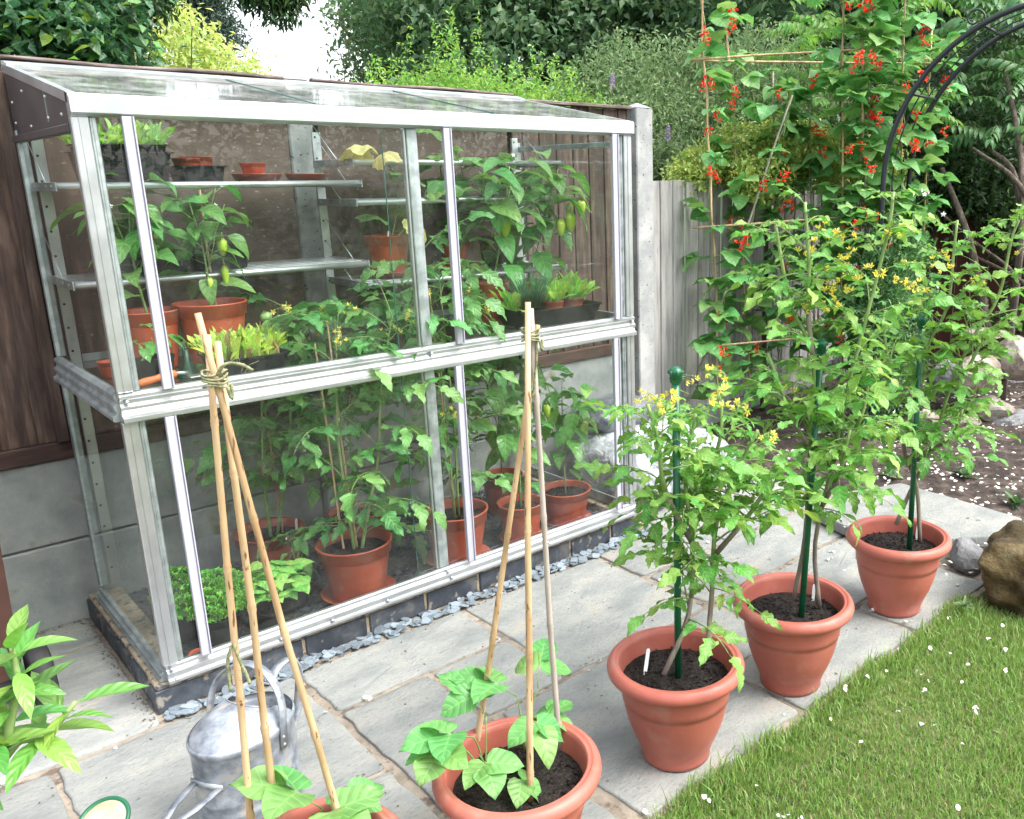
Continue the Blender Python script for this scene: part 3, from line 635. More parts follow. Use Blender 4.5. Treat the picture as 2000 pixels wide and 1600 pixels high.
for i, (a, b) in enumerate([(.055, .862), (.985, 1.87)]):
    mb = MB(); mb.box(a, b, .79, .80, .60, 1.775, .001)
    tag(mb.obj('plywood_sheet', PLY), ['stained brown plywood sheet behind the upper left shelves', 'stained brown plywood sheet behind the upper right shelves'][i], 'plywood', 'plywood sheets behind the greenhouse')
def post(x0, x1, ztop, label):
    mb = MB(); mb.box(x0, x1, .80, .92, -.15, ztop, .006)
    cx, cy = (x0+x1)/2, .86
    mb.add([(x0, .80, ztop+.0005), (x1, .80, ztop+.0005), (x1, .92, ztop+.0005), (x0, .92, ztop+.0005), (cx, cy, ztop+.03)], [(0, 1, 4), (1, 2, 4), (2, 3, 4), (3, 0, 4)], smooth=False)
    tag(mb.obj('concrete_post', CONC), label, 'fence post', 'concrete fence posts')
post(.872, .970, 1.815, 'pitted concrete fence post seen through the middle of the greenhouse')
post(2.694, 2.815, 1.795, 'tall concrete fence post with pointed cap right of the greenhouse')
post(4.70, 4.81, 1.40, 'concrete fence post hidden among the runner beans')
gf = thing('grey_fence', 'silvery grey vertical board fence right of the concrete post', 'fence', (3.7, .86, -.09))
planks(gf, 2.825, 4.69, .16, 1.425, .87, GREYW, .102, .1)
mb = MB(); mb.box(2.82, 4.69, .885, .93, .06, .16, .006); mb.obj('bottom_rail', GREYW, gf)
mb = MB(); mb.box(2.82, 4.69, .86, .91, -.15, .058, .006); mb.obj('gravel_board', GRAVB, gf)
planks(gf, 4.83, 6.7, .1, 1.425, .87, GREYW, .102, .1)
mb = MB(); mb.box(3.93, 4.03, .88, .98, -.1, 1.50, .006); tag(mb.obj('wooden_post', CAPW), 'brown wooden post standing just above the grey fence top', 'fence post')
mf = thing('maroon_fence', 'dark maroon painted fence at the far right behind the shrubs', 'fence', (6.6, .6, -.1))
for i in range(22):
    mb = MB(); mb.box(i*.12, i*.12+.115, -.01, .01, -.1, 1.12+random.uniform(-.005, .005), .002)
    mb.obj('plank', MAROON, mf, Matrix.Translation((5.9, .86, 0)) @ Matrix.Rotation(-.95, 4, 'Z'))

# ------------------------------------------------------------------ plinth and chippings
pl = thing('brick_plinth', 'low plinth of blue engineering bricks with sandy mortar under the greenhouse', 'brick plinth', (.95, 0, G))
mb = MB()
mb.box(-.033, 1.965, .012, .095, G-.03, -.0225); mb.box(-.028, .075, .095, .845, G-.03, -.0225); mb.box(1.86, 1.960, .095, .845, G-.03, -.0225)
mb.obj('mortar_bed', PMORT, pl)
mb = MB(); mb.box(-.030, 1.962, .006, .1, -.0225, -.002, .004); mb.box(-.026, .078, .1, .845, -.0225, -.003, .004); mb.box(1.858, 1.955, .1, .845, -.0225, -.003, .004); mb.obj('mortar_top', PMORT, pl)
bm_ = MB(); bm_.box(0, .213, 0, .075, 0, .072, .003); BRM = bm_.mesh('brick', BRICK)
for k in range(9):
    sx = 1 if k < 8 else .75
    put('brick', BRM, pl, Matrix.Translation((-.036+k*.2255, .004, G-.004)) @ Matrix.Diagonal((sx, 1, 1, 1)))
for k in range(4):
    put('brick', BRM, pl, Matrix.Translation((-.034+.0755, .088+k*.2, G-.004)) @ Matrix.Rotation(PI/2, 4, 'Z') @ Matrix.Diagonal((.88, 1, 1, 1)))
    put('brick', BRM, pl, Matrix.Translation((1.968, .10+k*.2, G-.004)) @ Matrix.Rotation(PI/2, 4, 'Z') @ Matrix.Diagonal((.88, 1, 1, 1)))
def chip():
    n = random.choice([5, 6, 7]); mb = MB(); P = []
    el = random.uniform(.5, .9)
    for k in range(n):
        a = 2*PI*k/n+random.uniform(-.25, .25); r = random.uniform(.65, 1); P.append((r*math.cos(a), el*r*math.sin(a)))
    V = [(x, y, 0) for x, y in P]+[(x*.93, y*.93, .16) for x, y in P]; mb.add(V, [tuple(range(n))[::-1], tuple(range(n, 2*n))]+[(i, (i+1) % n, n+(i+1) % n, n+i) for i in range(n)], smooth=False)
    return mb.mesh('slate_chip', SLATE)
CH = [chip() for _ in range(10)]
sc_ = thing('slate_chippings', 'strip of blue slate chippings laid between plinth and paving', 'slate chippings', (.95, -.035, G))
for i in range(290):
    x = -.02+2.0*(i+random.random())/290; s_ = random.uniform(.014, .032); y = random.uniform(-.072, -.010) if x < 1.9 else random.uniform(-.06, 0)
    put('slate_chip', random.choice(CH), sc_, Matrix.Translation((x, y, G-.002+random.uniform(0, .012))) @ rot(random.random()*6.3, random.gauss(0, .17), random.gauss(0, .16)) @ Matrix.Scale(s_, 4))
mb = MB(); mb.box(.08, 1.855, .1, .845, -.12, -.045); tag(mb.obj('greenhouse_floor', SLATED), kind='structure')
mb = MB()
for i in range(2600):
    s_ = random.uniform(.009, .022); M = Matrix.Translation((random.uniform(.09, 1.85), random.uniform(.1, .84), -.043+random.uniform(-.002, .006))) @ rot(random.random()*6.3, random.gauss(0, .3), random.gauss(0, .3)) @ Matrix.Scale(s_, 4)
    n = 5; P = [(math.cos(a)*random.uniform(.6, 1), .8*math.sin(a)*random.uniform(.6, 1)) for a in [2*PI*k/n for k in range(n)]]
    V = [M @ Vector((x, y, 0)) for x, y in P]+[M @ Vector((x*.9, y*.9, .15)) for x, y in P]
    mb.add(V, [tuple(range(n, 2*n))]+[(k, (k+1) % n, n+(k+1) % n, n+k) for k in range(n)], smooth=False)
tag(mb.obj('floor_chippings', SLATED), 'dark slate chippings covering the greenhouse floor', 'slate chippings', kind='stuff')
# ------------------------------------------------------------------ greenhouse
gh = thing('greenhouse', 'aluminium framed lean-to glass greenhouse standing on a brick plinth', 'greenhouse', (.95, .38, 0))
L, D, HF, HB = 1.9, .765, 1.65, 1.79
def gob(name, mb, mat): return mb.obj(name, mat, gh)
# bottom rails
pr = [(-.020, .000), (-.024, .004), (-.024, .012), (-.015, .016), (-.015, .026), (-.020, .030), (-.020, .036), (-.006, .042), (-.006, .052), (.0, .056), (.012, .056), (.012, 0)]
mb = MB(); mb.extr(pr, 'x', 0, L); gob('bottom_rail', mb, ALU)
mid = [(-.022, .802), (-.026, .806), (-.026, .816), (-.014, .822), (-.012, .830), (-.018, .838), (-.018, .846), (-.008, .854), (-.008, .862), (-.014, .868), (-.014, .876), (0, .884), (.014, .884), (.014, .802)]
mb = MB(); mb.extr(mid, 'x', -.004, L+.004); mr_ = gob('middle_rail', mb, ALU)
gut = [(-.020, 1.605), (-.026, 1.609), (-.026, 1.645), (-.018, 1.655), (.012, 1.658), (.012, 1.60), (-.010, 1.60)]
mb = MB(); mb.extr(gut, 'x', -.006, L+.006); gob('top_rail', mb, ALU)
def sidemir(prof, sgn, x0): return [(x0+sgn*p, z) for p, z in prof]
for sgn, x0 in ((1, 0), (-1, L)):
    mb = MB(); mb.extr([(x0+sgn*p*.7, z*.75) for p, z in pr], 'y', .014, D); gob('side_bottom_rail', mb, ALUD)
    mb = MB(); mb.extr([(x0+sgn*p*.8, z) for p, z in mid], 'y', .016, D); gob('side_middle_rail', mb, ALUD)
    mb = MB(); V0 = []
    # sloping eaves bar
    for y, z in ((-.004, HF+.004), (D, HB+.004)):
        for dx, dz in ((-.006, -.022), (.014, -.022), (.014, .004), (-.006, .004)): V0.append((x0+sgn*dx, y, z+dz))
    mb.add(V0, [(0, 1, 5, 4), (1, 2, 6, 5), (2, 3, 7, 6), (3, 0, 4, 7), (0, 3, 2, 1), (4, 5, 6, 7)], smooth=False); gob('roof_side_bar', mb, ALU)
    # gusset plate and level rail under it
    mb = MB(); xs = (x0-.001*sgn, x0+.003*sgn)
    V0 = [(x, y, z) for x in xs for y, z in ((.02, 1.633), (.02, 1.585), (D, 1.585), (D, HB-.02))]
    mb.add(V0, [(0, 1, 2, 3), (7, 6, 5, 4), (0, 4, 5, 1), (1, 5, 6, 2), (2, 6, 7, 3), (3, 7, 4, 0)], smooth=False); g_ = gob('gable_plate', mb, DKPLAS if sgn > 0 else GLASS)
    if sgn > 0:
        mb = MB(); mb.box(x0-.003, x0-.0012, .262, .268, 1.60, 1.69); mb.obj('joint_strip', STEEL, g_)
        for (y, z) in ((.10, 1.61), (.26, 1.61), (.26, 1.665), (.55, 1.70), (.72, 1.62), (.72, 1.68), (.5, 1.60)):
            mb = MB(); mb.lathe([(0, .004), (.004, .003), (.005, 0)], 8, M=Matrix.Translation((x0-.001, y, z)) @ Matrix.Rotation(-PI/2, 4, 'Y')); mb.obj('bolt', STEEL, g_)
    mb = MB(); mb.box(*(sorted((x0-.012*sgn, x0+.010*sgn))), .016, D, 1.562, 1.583, .002); gob('side_top_rail', mb, DKPLAS if sgn > 0 else ALUD)
# posts
def vpost(x0, x1, y0, y1, z0, z1, mat=ALU, name='post', grooves=True):
    mb = MB(); mb.box(x0, x1, y0, y1, z0, z1, .0025)
    if grooves:
        for k in (.42,): xx = x0+(x1-x0)*k; mb.box(xx, xx+.0025, y0-.0022, y0-.0003, z0+.001, z1-.001)
    return gob(name, mb, mat)
for z0, z1 in ((.057, .801), (.885, 1.60)):
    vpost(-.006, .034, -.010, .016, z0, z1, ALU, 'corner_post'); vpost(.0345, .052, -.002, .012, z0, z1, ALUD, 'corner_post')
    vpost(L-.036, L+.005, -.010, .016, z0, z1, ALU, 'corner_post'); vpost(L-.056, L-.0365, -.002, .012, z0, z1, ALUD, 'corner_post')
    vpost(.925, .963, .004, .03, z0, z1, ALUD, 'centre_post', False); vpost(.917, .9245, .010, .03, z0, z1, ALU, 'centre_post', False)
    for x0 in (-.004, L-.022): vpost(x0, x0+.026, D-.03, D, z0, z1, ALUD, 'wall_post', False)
# perforated uprights on the wall
for x in (.030, .930, 1.852):
    mb = MB(); mb.box(x, x+.032, .728, .742, .06, 1.62, .001); u = gob('perforated_upright', mb, ALU)
    mb = MB()
    for k in range(20): mb.lathe([(0, .0012), (.0042, .001)], 8, M=Matrix.Translation((x+.010, .7278, .12+k*.078)) @ Matrix.Rotation(PI/2, 4, 'X'))
    mb.obj('screw_hole', SLOT, u)
# plastic edge strips of the sliding panes
ZL, ZU = (.050, .806), (.872, 1.607)
for x in (.096, 1.031, 1.776):
    for (z0, z1), dx in ((ZL, 0), (ZU, .008 if x < 1 else .014)):
        mb = MB(); x0 = x+dx; mb.box(x0, x0+.024, -.026, -.010, z0+.008, z1-.004, .0015); mb.box(x0+.0243, x0+.0275, -.031, -.010, z0+.008, z1-.004); gob('edge_strip', mb, LILAC)
def pane(x0, x1, y0, y1, z0, z1, mat=GLASS, name='glass_pane'):
    mb = MB(); mb.box(x0, x1, y0, y1, z0, z1); return gob(name, mb, mat)
for (z0, z1) in ((.048, .812), (.870, 1.612)):
    pane(.03, .94, -.0045, -.0015, z0, z1); pane(.845, 1.87, .0165, .0195, z0, z1)
    mb = MB(); mb.box(.8425, .8447, .0165, .0195, z0, z1); gob('glass_edge', mb, GEDGE)
    for x0 in (.0015, L-.0045): pane(x0, x0+.003, .02, D-.01, z0-.02, z1)
# roof: three panes with dark joints
rs_ = (HB-HF)/(D)
for k, (a, b) in enumerate(((.014, .628), (.634, 1.262), (1.268, 1.886))):
    mb = MB(); V0 = [(x, y, z+dz) for dz in (0, .003) for x, y, z in ((a, .0, HF+.006), (b, .0, HF+.006), (b, D-.02, HB), (a, D-.02, HB))]
    mb.add(V0, [(3, 2, 1, 0), (4, 5, 6, 7), (0, 1, 5, 4), (1, 2, 6, 5), (2, 3, 7, 6), (3, 0, 4, 7)], smooth=False); gob('roof_pane', mb, ROOFG)
for a in (.6285, 1.2625):
    mb = MB(); V0 = [(x, y, z+dz) for dz in (-.002, .006) for x, y, z in ((a, .0, HF+.006), (a+.005, .0, HF+.006), (a+.005, D-.02, HB), (a, D-.02, HB))]
    mb.add(V0, [(3, 2, 1, 0), (4, 5, 6, 7), (0, 1, 5, 4), (1, 2, 6, 5), (2, 3, 7, 6), (3, 0, 4, 7)], smooth=False); gob('glass_edge', mb, GEDGE)
mb = MB(); mb.extr([(D-.075, HB-.012+.002), (D-.078, HB-.002), (D-.03, HB+.012), (D+.005, HB+.016), (D+.005, HB-.02), (D-.01, HB-.02)], 'x', -.004, L+.004); gob('ridge_bar', mb, ALU)
mb = MB()
for (x, z) in ((.012, .860), (.012, .812), (.945, .860), (.945, .812), (L-.012, .86), (L-.012, .812), (.012, .046), (.02, .012), (.945, .046), (.955, .02), (L-.012, .02), (.5, .02), (1.4, .02), (.33, .02), (.7, .02), (1.2, .02)):
    mb = MB(); mb.lathe([(0, .004), (.004, .0035), (.0055, 0), (.0055, -.01)], 8, M=Matrix.Translation((x, -.019 if z > .04 else -.024, z)) @ Matrix.Rotation(PI/2, 4, 'X')); gob('bolt', mb, STEEL)
# back ledge + glass shelf in the middle
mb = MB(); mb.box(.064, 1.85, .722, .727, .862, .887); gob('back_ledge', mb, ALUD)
for a, b in ((.03, .625), (1.29, 1.87)):
    pane(a, b, .055, .715, .858, .862, SHELFG, 'glass_shelf')
# slatted shelves
def shelf(x0, x1, z, fill=True):
    mb = MB()
    mb.tube([(x0+.004, .412, z), (x1-.004, .412, z)], .011, 10)
    s_ = gob('shelf', mb, ALU)
    for y in (.47, .53, .59, .65, .705):
        mb = MB(); mb.box(x0+.006, x1-.006, y-.022, y+.022, z+.001, z+.009, .002); mb.obj('slat', ALU, s_)
    for x in (x0, x1-.004):
        mb = MB(); mb.box(x, x+.004, .40, .735, z-.014, z+.012, .001)
        for y in (.45, .53, .62, .70): mb.lathe([(0, .003), (.004, .002), (.005, 0)], 8, M=Matrix.Translation((x, y, z)) @ Matrix.Rotation(-PI/2, 4, 'Y'))
        mb.obj('bracket', ALUD, s_)
        mb = MB(); mb.tube([(x+.002, .728, z+.155), (x+.002, .52, z+.004)], .0016, 5); mb.obj('stay_wire', STEEL, s_)
shelf(.012, .955, 1.430); shelf(.012, .955, 1.142)
shelf(.925, 1.885, 1.504); shelf(.925, 1.885, 1.362); shelf(.94, 1.885, 1.060)

# ------------------------------------------------------------------ generic plants
def stems(parent, lines, r0=.006, r1=.002, mat=TOMS, name='stem', seg=6):
    for Pn in lines:
        mb = MB(); Q = smoothline(Pn, 4); n = len(Q); mb.tube(Q, [r0+(r1-r0)*i/(n-1) for i in range(n)], seg); mb.obj(name, mat, parent)
def leaves_on(parent, line, variants, n, s=(.8, 1.1), t0=.1, t1=1, pitch=(-.2, .6), azs=None, jitter=0, smul=None, name='leaf'):
    Q = smoothline(line, 4); az = random.random()*6.3
    for i in range(n):
        t = t0+(t1-t0)*(i+random.random()*.7)/n; p = at_line(Q, min(1, t)); az += 2.4+random.uniform(-.4, .4)
        a = az if azs is None else random.uniform(*azs)
        sc = random.uniform(*s)*(smul(t) if smul else 1)
        q = p+RNG.normal(0, 1, 3)*jitter
        put(name, random.choice(variants), parent, leafM(q, a, random.uniform(*pitch), random.uniform(-.3, .3), sc))
def tomato(label, base, lines, nleaf, variants, s=(.8, 1.1), t0=.15, smul=None, group=None, trusses=(), fruits=(), r0=.006, name='tomato_plant', woody=0, pitch=(-.15, .75)):
    t = thing(name, label, 'tomato plant', base, group)
    for k, ln in enumerate(lines):
        if woody:
            Q = smoothline(ln, 4); c = int(len(Q)*woody); n = len(Q)
            rr = [r0+(.0042-r0)*i/(n-1) for i in range(n)]
            mb = MB(); mb.tube(Q[:c+1], rr[:c+1], 7); mb.obj('stem', TOMW, t); mb = MB(); mb.tube(Q[c:], rr[c:], 7); mb.obj('stem', TOMS, t)
        else: stems(t, [ln], r0, .0025)
        leaves_on(t, ln, variants, nleaf[k] if hasattr(nleaf, '__len__') else nleaf, s, t0, 1, smul=smul, pitch=pitch)
    for p, az in trusses: put('flower_truss', random.choice(TR_V), t, leafM(p, az, random.uniform(-.2, .6), 0, random.uniform(.9, 1.3)))
    for p in fruits: put('green_tomato', TOMF_M, t, leafM(p, random.random()*6, .3, 0, 1))
    return t
def pepper(label, base, h, nleaf, s=(.7, 1), lean=(0, 0), fruits=(), group='pepper plants in the greenhouse', cane_h=0, flowers=0, spread=.06, cat='pepper plant', variants=None, name='pepper_plant', azs=None):
    t = thing(name, label, cat, base, group); b = np.array(base, float); top = b+np.array([lean[0], lean[1], h])
    main = [b, b*.5+top*.5+RNG.normal(0, .008, 3), top]
    br = []
    for k in range(3):
        a = random.random()*6.3; p = at_line(main, .35+.15*k); br.append([p, p+np.array([math.cos(a)*spread*.5, math.sin(a)*spread*.5, h*.2]), p+np.array([math.cos(a)*spread, math.sin(a)*spread, h*.45])])
    stems(t, [main], .0045, .002); stems(t, br, .003, .0015)
    vs = variants or PEP_V
    leaves_on(t, main, vs, nleaf//2, s, .2, 1, (-.5, .6), azs)
    for q in br: leaves_on(t, q, vs, nleaf//6+1, s, .3, 1, (-.5, .6), azs)
    for dx, dy, z, k, sc in fruits: put('pepper', PF_V[k], t, leafM((b[0]+dx, b[1]+dy, z), random.random()*6, random.uniform(-.15, .15), 0, sc))
    for _ in range(flowers):
        q = at_line(random.choice(br), random.uniform(.5, 1)); put('flower', WF, t, leafM(q+RNG.normal(0, .015, 3), random.random()*6, random.uniform(1.5, 3), 0, .8))
    if cane_h:
        mb = MB(); cane(mb, b+np.array([.02, .01, -.02]), b+np.array([.02, .012, cane_h]), .004); tag(mb.obj('support_cane', BAMB), 'thin bamboo cane propping '+label[:60].split(' with ')[0], 'bamboo cane')
    return t
# ------------------------------------------------------------------ greenhouse floor pots
FZ = -.034
TG = 'tomato plants growing inside the greenhouse'
def P3(*a): return np.array(a, float)
nursery((.545, .60), FZ, .128, .185, 'orange plastic pot holding the tall tomato, left of the saucered pot', saucer=False)
nursery((.700, .205), FZ, .133, .205, 'orange plastic pot on a saucer nearest the glass in the left half', saucer=True)
nursery((.90, .60), FZ, .115, .165, 'orange plastic pot half hidden behind the saucered tomato pot')
nursery((1.12, .205), FZ, .130, .21, 'orange plastic pot on a saucer just behind the centre posts', saucer=True)
nursery((1.42, .185), FZ, .097, .165, 'smallest orange floor pot, between the two right-hand pots', saucer=True)
nursery((1.68, .21), FZ, .112, .150, 'orange floor pot nearest the right end of the greenhouse', saucer=True)
nursery((1.56, .52), FZ, .096, .175, 'orange floor pot at the back right behind the small pepper pots')
b = (.545, .60, .12)
tomato('tall dark leaved tomato in the back left floor pot', b, [[P3(.55, .60, .11), P3(.55, .60, .35), P3(.56, .56, .62), P3(.57, .50, .95)], [P3(.57, .60, .11), P3(.66, .58, .5), P3(.68, .52, 1.02)]], [17, 16], TOMI_V, (.95, 1.3), .26, group=TG, fruits=[(.53, .32, 1.0), (.58, .50, .93)], trusses=[((.62, .46, .98), 3), ((.60, .45, .90), 2.5)], r0=.007)
tomato('tomato with big drooping leaves in the saucered pot at the front', (.70, .205, .13), [[P3(.70, .205, .12), P3(.69, .21, .35), P3(.68, .2, .6), P3(.70, .2, .80), P3(.72, .22, .98)], [P3(.72, .2, .12), P3(.76, .17, .32), P3(.80, .15, .5), P3(.83, .15, .72), P3(.88, .16, .90), P3(.91, .17, .98)]], [16, 17], TOMI_V, (.95, 1.3), .05, group=TG, trusses=[((.80, .15, .98), 1), ((.86, .15, .92), 5), ((.68, .13, .95), 3), ((.90, .14, .98), 4)], r0=.007, fruits=[])
tomato('tomato in the hidden pot behind the saucered tomato', (.90, .60, .10), [[P3(.90, .60, .1), P3(.89, .58, .5), P3(.86, .52, .80), P3(.84, .50, .96)]], [15], TOMI_V, (.95, 1.3), .22, group=TG, trusses=[((.82, .44, .95), 2), ((.78, .44, .90), 1)], r0=.006)
tomato('tomato growing up between the centre posts with a green fruit', (1.12, .205, .15), [[P3(1.12, .205, .14), P3(1.11, .2, .45), P3(1.10, .2, .75), P3(1.09, .22, 1.0), P3(1.07, .25, 1.18)], [P3(1.14, .21, .14), P3(1.17, .25, .5), P3(1.16, .25, .85), P3(1.15, .25, 1.12)]], [18, 17], TOMI_V, (.95, 1.3), .12, group=TG, fruits=[(1.035, .10, .775), (1.04, .09, .775)][:1], trusses=[((1.06, .15, 1.04), 2), ((1.16, .14, 1.0), 5), ((1.17, .12, .96), 4), ((1.05, .12, .62), 3)], r0=.006)
pepper('young pepper with a drooping crown in the smallest floor pot', (1.42, .185, .10), .50, 28, (1.0, 1.4), spread=.08)
pepper('bushy pepper bearing two pale fruits beside the right end glass', (1.68, .21, .09), .52, 40, (1.0, 1.4), fruits=[(-.10, -.02, .52, 0, .8), (.07, -.05, .42, 0, 1.1)], spread=.14)
pepper('dark leaved pepper in the back right floor pot', (1.56, .52, .12), .62, 36, (1.2, 1.6), spread=.15)
for (x, y, z1, lab) in ((.715, .215, .98, 'front'), (.675, .24, .90, 'middle'), (.60, .61, .93, 'back left')):
    mb = MB(); cane(mb, (x, y, .1), (x-.02, y+.01, z1), .0042); tag(mb.obj('support_cane', BAMB), 'thin bamboo cane tied in the %s indoor tomato pot' % lab, 'bamboo cane')
mb = MB(); cane(mb, (1.13, .22, .12), (1.10, .24, 1.05), .0042); tag(mb.obj('support_cane', BAMB), 'thin bamboo cane beside the tomato at the centre posts', 'bamboo cane')
label_stick((.63, .55, .135), 'white label upright in the back left orange floor pot', .4, .1, .05)
label_stick((.79, .14, .13), 'white label tucked into the saucered tomato pot', .4, .3, .04)
label_stick((.81, .58, .11), 'white label in the half hidden orange floor pot', .4, .1, .05)
# chilli in front of the tall tomato
nursery((.50, .29), FZ, .06, .10, 'small black pot holding the white flowered chilli', 'black plastic pots', BLACKP)
pepper('small white flowered chilli plant in a black pot by the basil', (.50, .29, .05), .17, 12, (.55, .8), lean=(.05, -.02), flowers=4, spread=.05)
# parsley, basil
def curly(parent, c, R, H, n, s=.013):
    mb = MB()
    for i in range(n):
        a = random.uniform(0, 6.28); u = random.random()**.6; zf = random.uniform(.25, 1)
        x, y = c[0]+R*u*math.cos(a), c[1]+R*u*math.sin(a); z = c[2]+H*(1-.55*u*u)*(.55+.45*zf)
        for k in range(5):
            M = Matrix.Translation((x, y, z)) @ rot(random.uniform(0, 6.28), random.uniform(-.2, 1.1), random.uniform(-.5, .5))
            V = []; m = 7
            V.append(M @ Vector((0, 0, 0)))
            for j in range(m): b_ = -1.3+2.6*j/(m-1); rr = s*random.uniform(.8, 1.15); V.append(M @ Vector((rr*math.sin(b_), rr*math.cos(b_), (.35 if j % 2 else -.25)*s)))
            mb.add(V, [(0, j+1, j+2) for j in range(m-1)])
    return tag(mb.obj('foliage', PARS, parent), kind='stuff')
nursery((.215, .19), FZ, .075, .11, 'black pot under the curly parsley by the corner post', 'black plastic pots', BLACKP)
nursery((.145, .33), FZ, .07, .11, 'black pot behind the curly parsley by the side glass', 'black plastic pots', BLACKP)
t = thing('parsley', 'bright green curly parsley spilling over its black pot in the corner', 'parsley', (.215, .19, .07)); curly(t, (.215, .18, .07), .125, .15, 420, .017)
t = thing('parsley', 'curly parsley at the back against the left side glass', 'parsley', (.145, .33, .07)); curly(t, (.15, .34, .07), .09, .14, 200)
nursery((.385, .155), FZ, .07, .09, 'black pot under the basil behind the front rail', 'black plastic pots', BLACKP)
t = thing('basil_plant', 'glossy pale green basil leaning towards the front glass', 'basil', (.385, .155, .05), 'basil plants')
for i in range(34):
    a = random.uniform(0, 6.28); u = random.random()**.5*.095; p = (.395+u*math.cos(a), .165+u*math.sin(a), .05+.11*(1-(u/.11)**2)+random.uniform(0, .02))
    a0 = random.random()*6.3
    for k in range(4): put('leaf', random.choice(BAS_V), t, leafM((p[0], p[1], p[2]+.02), a0+k*PI/2, random.uniform(.0, .55)-.2*(k % 2), 0, random.uniform(.7, 1.1)*(.6 if k % 2 else 1)))
mb = MB(); mb.tube([(.385, .155, .03), (.39, .16, .12)], .004); mb.obj('stem', TOMS, t)
nursery((.115, .075), FZ+.0, .032, .055, 'tiny red plastic pot against the inside of the front corner', soil=.7)
# ------------------------------------------------------------------ middle shelf
SZ = .863
nursery((.205, .42), SZ, .090, .185, 'orange plastic pot on the glass shelf behind the leftmost edge strip')
nursery((.385, .40), SZ, .112, .195, 'wide orange plastic pot on the glass shelf behind the salad tray', soil=.86)
pepper('tall pepper with white flowers leaning on the left side glass', (.205, .42, 1.0), .40, 32, (1.0, 1.4), lean=(.0, .02), fruits=[(.05, -.03, 1.29, 2, 1), (.0, -.06, 1.24, 1, .7)], flowers=4, cane_h=.38, spread=.06)
pepper('pepper with long green chillies in the wide orange pot', (.385, .40, 1.02), .36, 32, (.9, 1.25), lean=(-.02, .0), fruits=[(.045, -.05, 1.26, 1, 1), (.05, -.03, 1.17, 2, 1.3), (-.01, -.06, 1.14, 2, 1)], flowers=5, cane_h=.40, spread=.08)
def sqpot(c, z, s, h, label, rz=.3, soil=True):
    t = thing('square_pot', label, 'plant pot', (c[0], c[1], z), 'small square black pots'); M = Matrix.Translation((c[0], c[1], z+.001)) @ Matrix.Rotation(rz, 4, 'Z')
    V = []; 
    for r, zz in ((.36, 0), (.48, h*.85), (.50, h*.85), (.52, h), (.485, h), (.45, h*.82)):
        for sx, sy in ((-1, -1), (1, -1), (1, 1), (-1, 1)): V.append(M @ Vector((sx*r*s, sy*r*s, zz)))
    Fc = [(l*4+i, l*4+(i+1) % 4, l*4+4+(i+1) % 4, l*4+4+i) for l in range(5) for i in range(4)]+[(3, 2, 1, 0), (20, 21, 22, 23)]
    mb = MB(); mb.add(V, Fc, smooth=False); mb.obj('pot_wall', BLACKP, t); mb = MB(); mb.box(-.44*s, .44*s, -.44*s, .44*s, h*.8, h*.84, M=M); mb.obj('compost', COMP, t)
    return t
sqpot((.105, .175), SZ, .062, .075, 'small square black pot next to the corner post on the glass shelf'); sqpot((.165, .215), SZ, .060, .075, 'small square black pot behind the leftmost edge strip')
pepper('cucumber seedling in the square pot by the corner', (.105, .175, .925), .05, 3, (.4, .6), spread=.01, group=None, cat='seedling', name='seedling'); pepper('oval leaved seedling in the square pot by the edge strip', (.165, .215, .925), .09, 6, (.5, .7), spread=.02, group=None, cat='seedling', name='seedling')
nursery((.06, .36), SZ, .03, .05, 'tiny red pot against the left side glass on the middle shelf', soil=.7)
t = thing('funnel', 'dark green plastic funnel standing upside down on the glass shelf', 'funnel', (.235, .20, SZ)); mb = MB(); mb.lathe([(.034, 0), (.033, .004), (.010, .045), (.008, .085), (.0065, .085), (.008, .045), (.03, .004)], 24, (.235, .20, SZ+.001)); mb.obj('funnel_cone', DGREENP, t)
t = thing('hand_trowel', 'trowel with faded orange handle lying behind the front rail', 'trowel', (.12, .07, SZ+.015)); mb = MB(); mb.tube(smoothline([(.055, .06, SZ+.025), (.09, .062, SZ+.03), (.125, .066, SZ+.035), (.165, .07, SZ+.040)], 3), [.008, .011, .0125, .012, .0105, .0105, .012, .013, .0125, .010], 12); mb.obj('handle', ORANGEP, t)
mb = MB(); mb.tube([(.165, .07, SZ+.040), (.20, .078, SZ+.035)], .006); mb.box(.20, .29, .06, .10, SZ+.02, SZ+.024, .001); mb.obj('blade', STEEL, t)
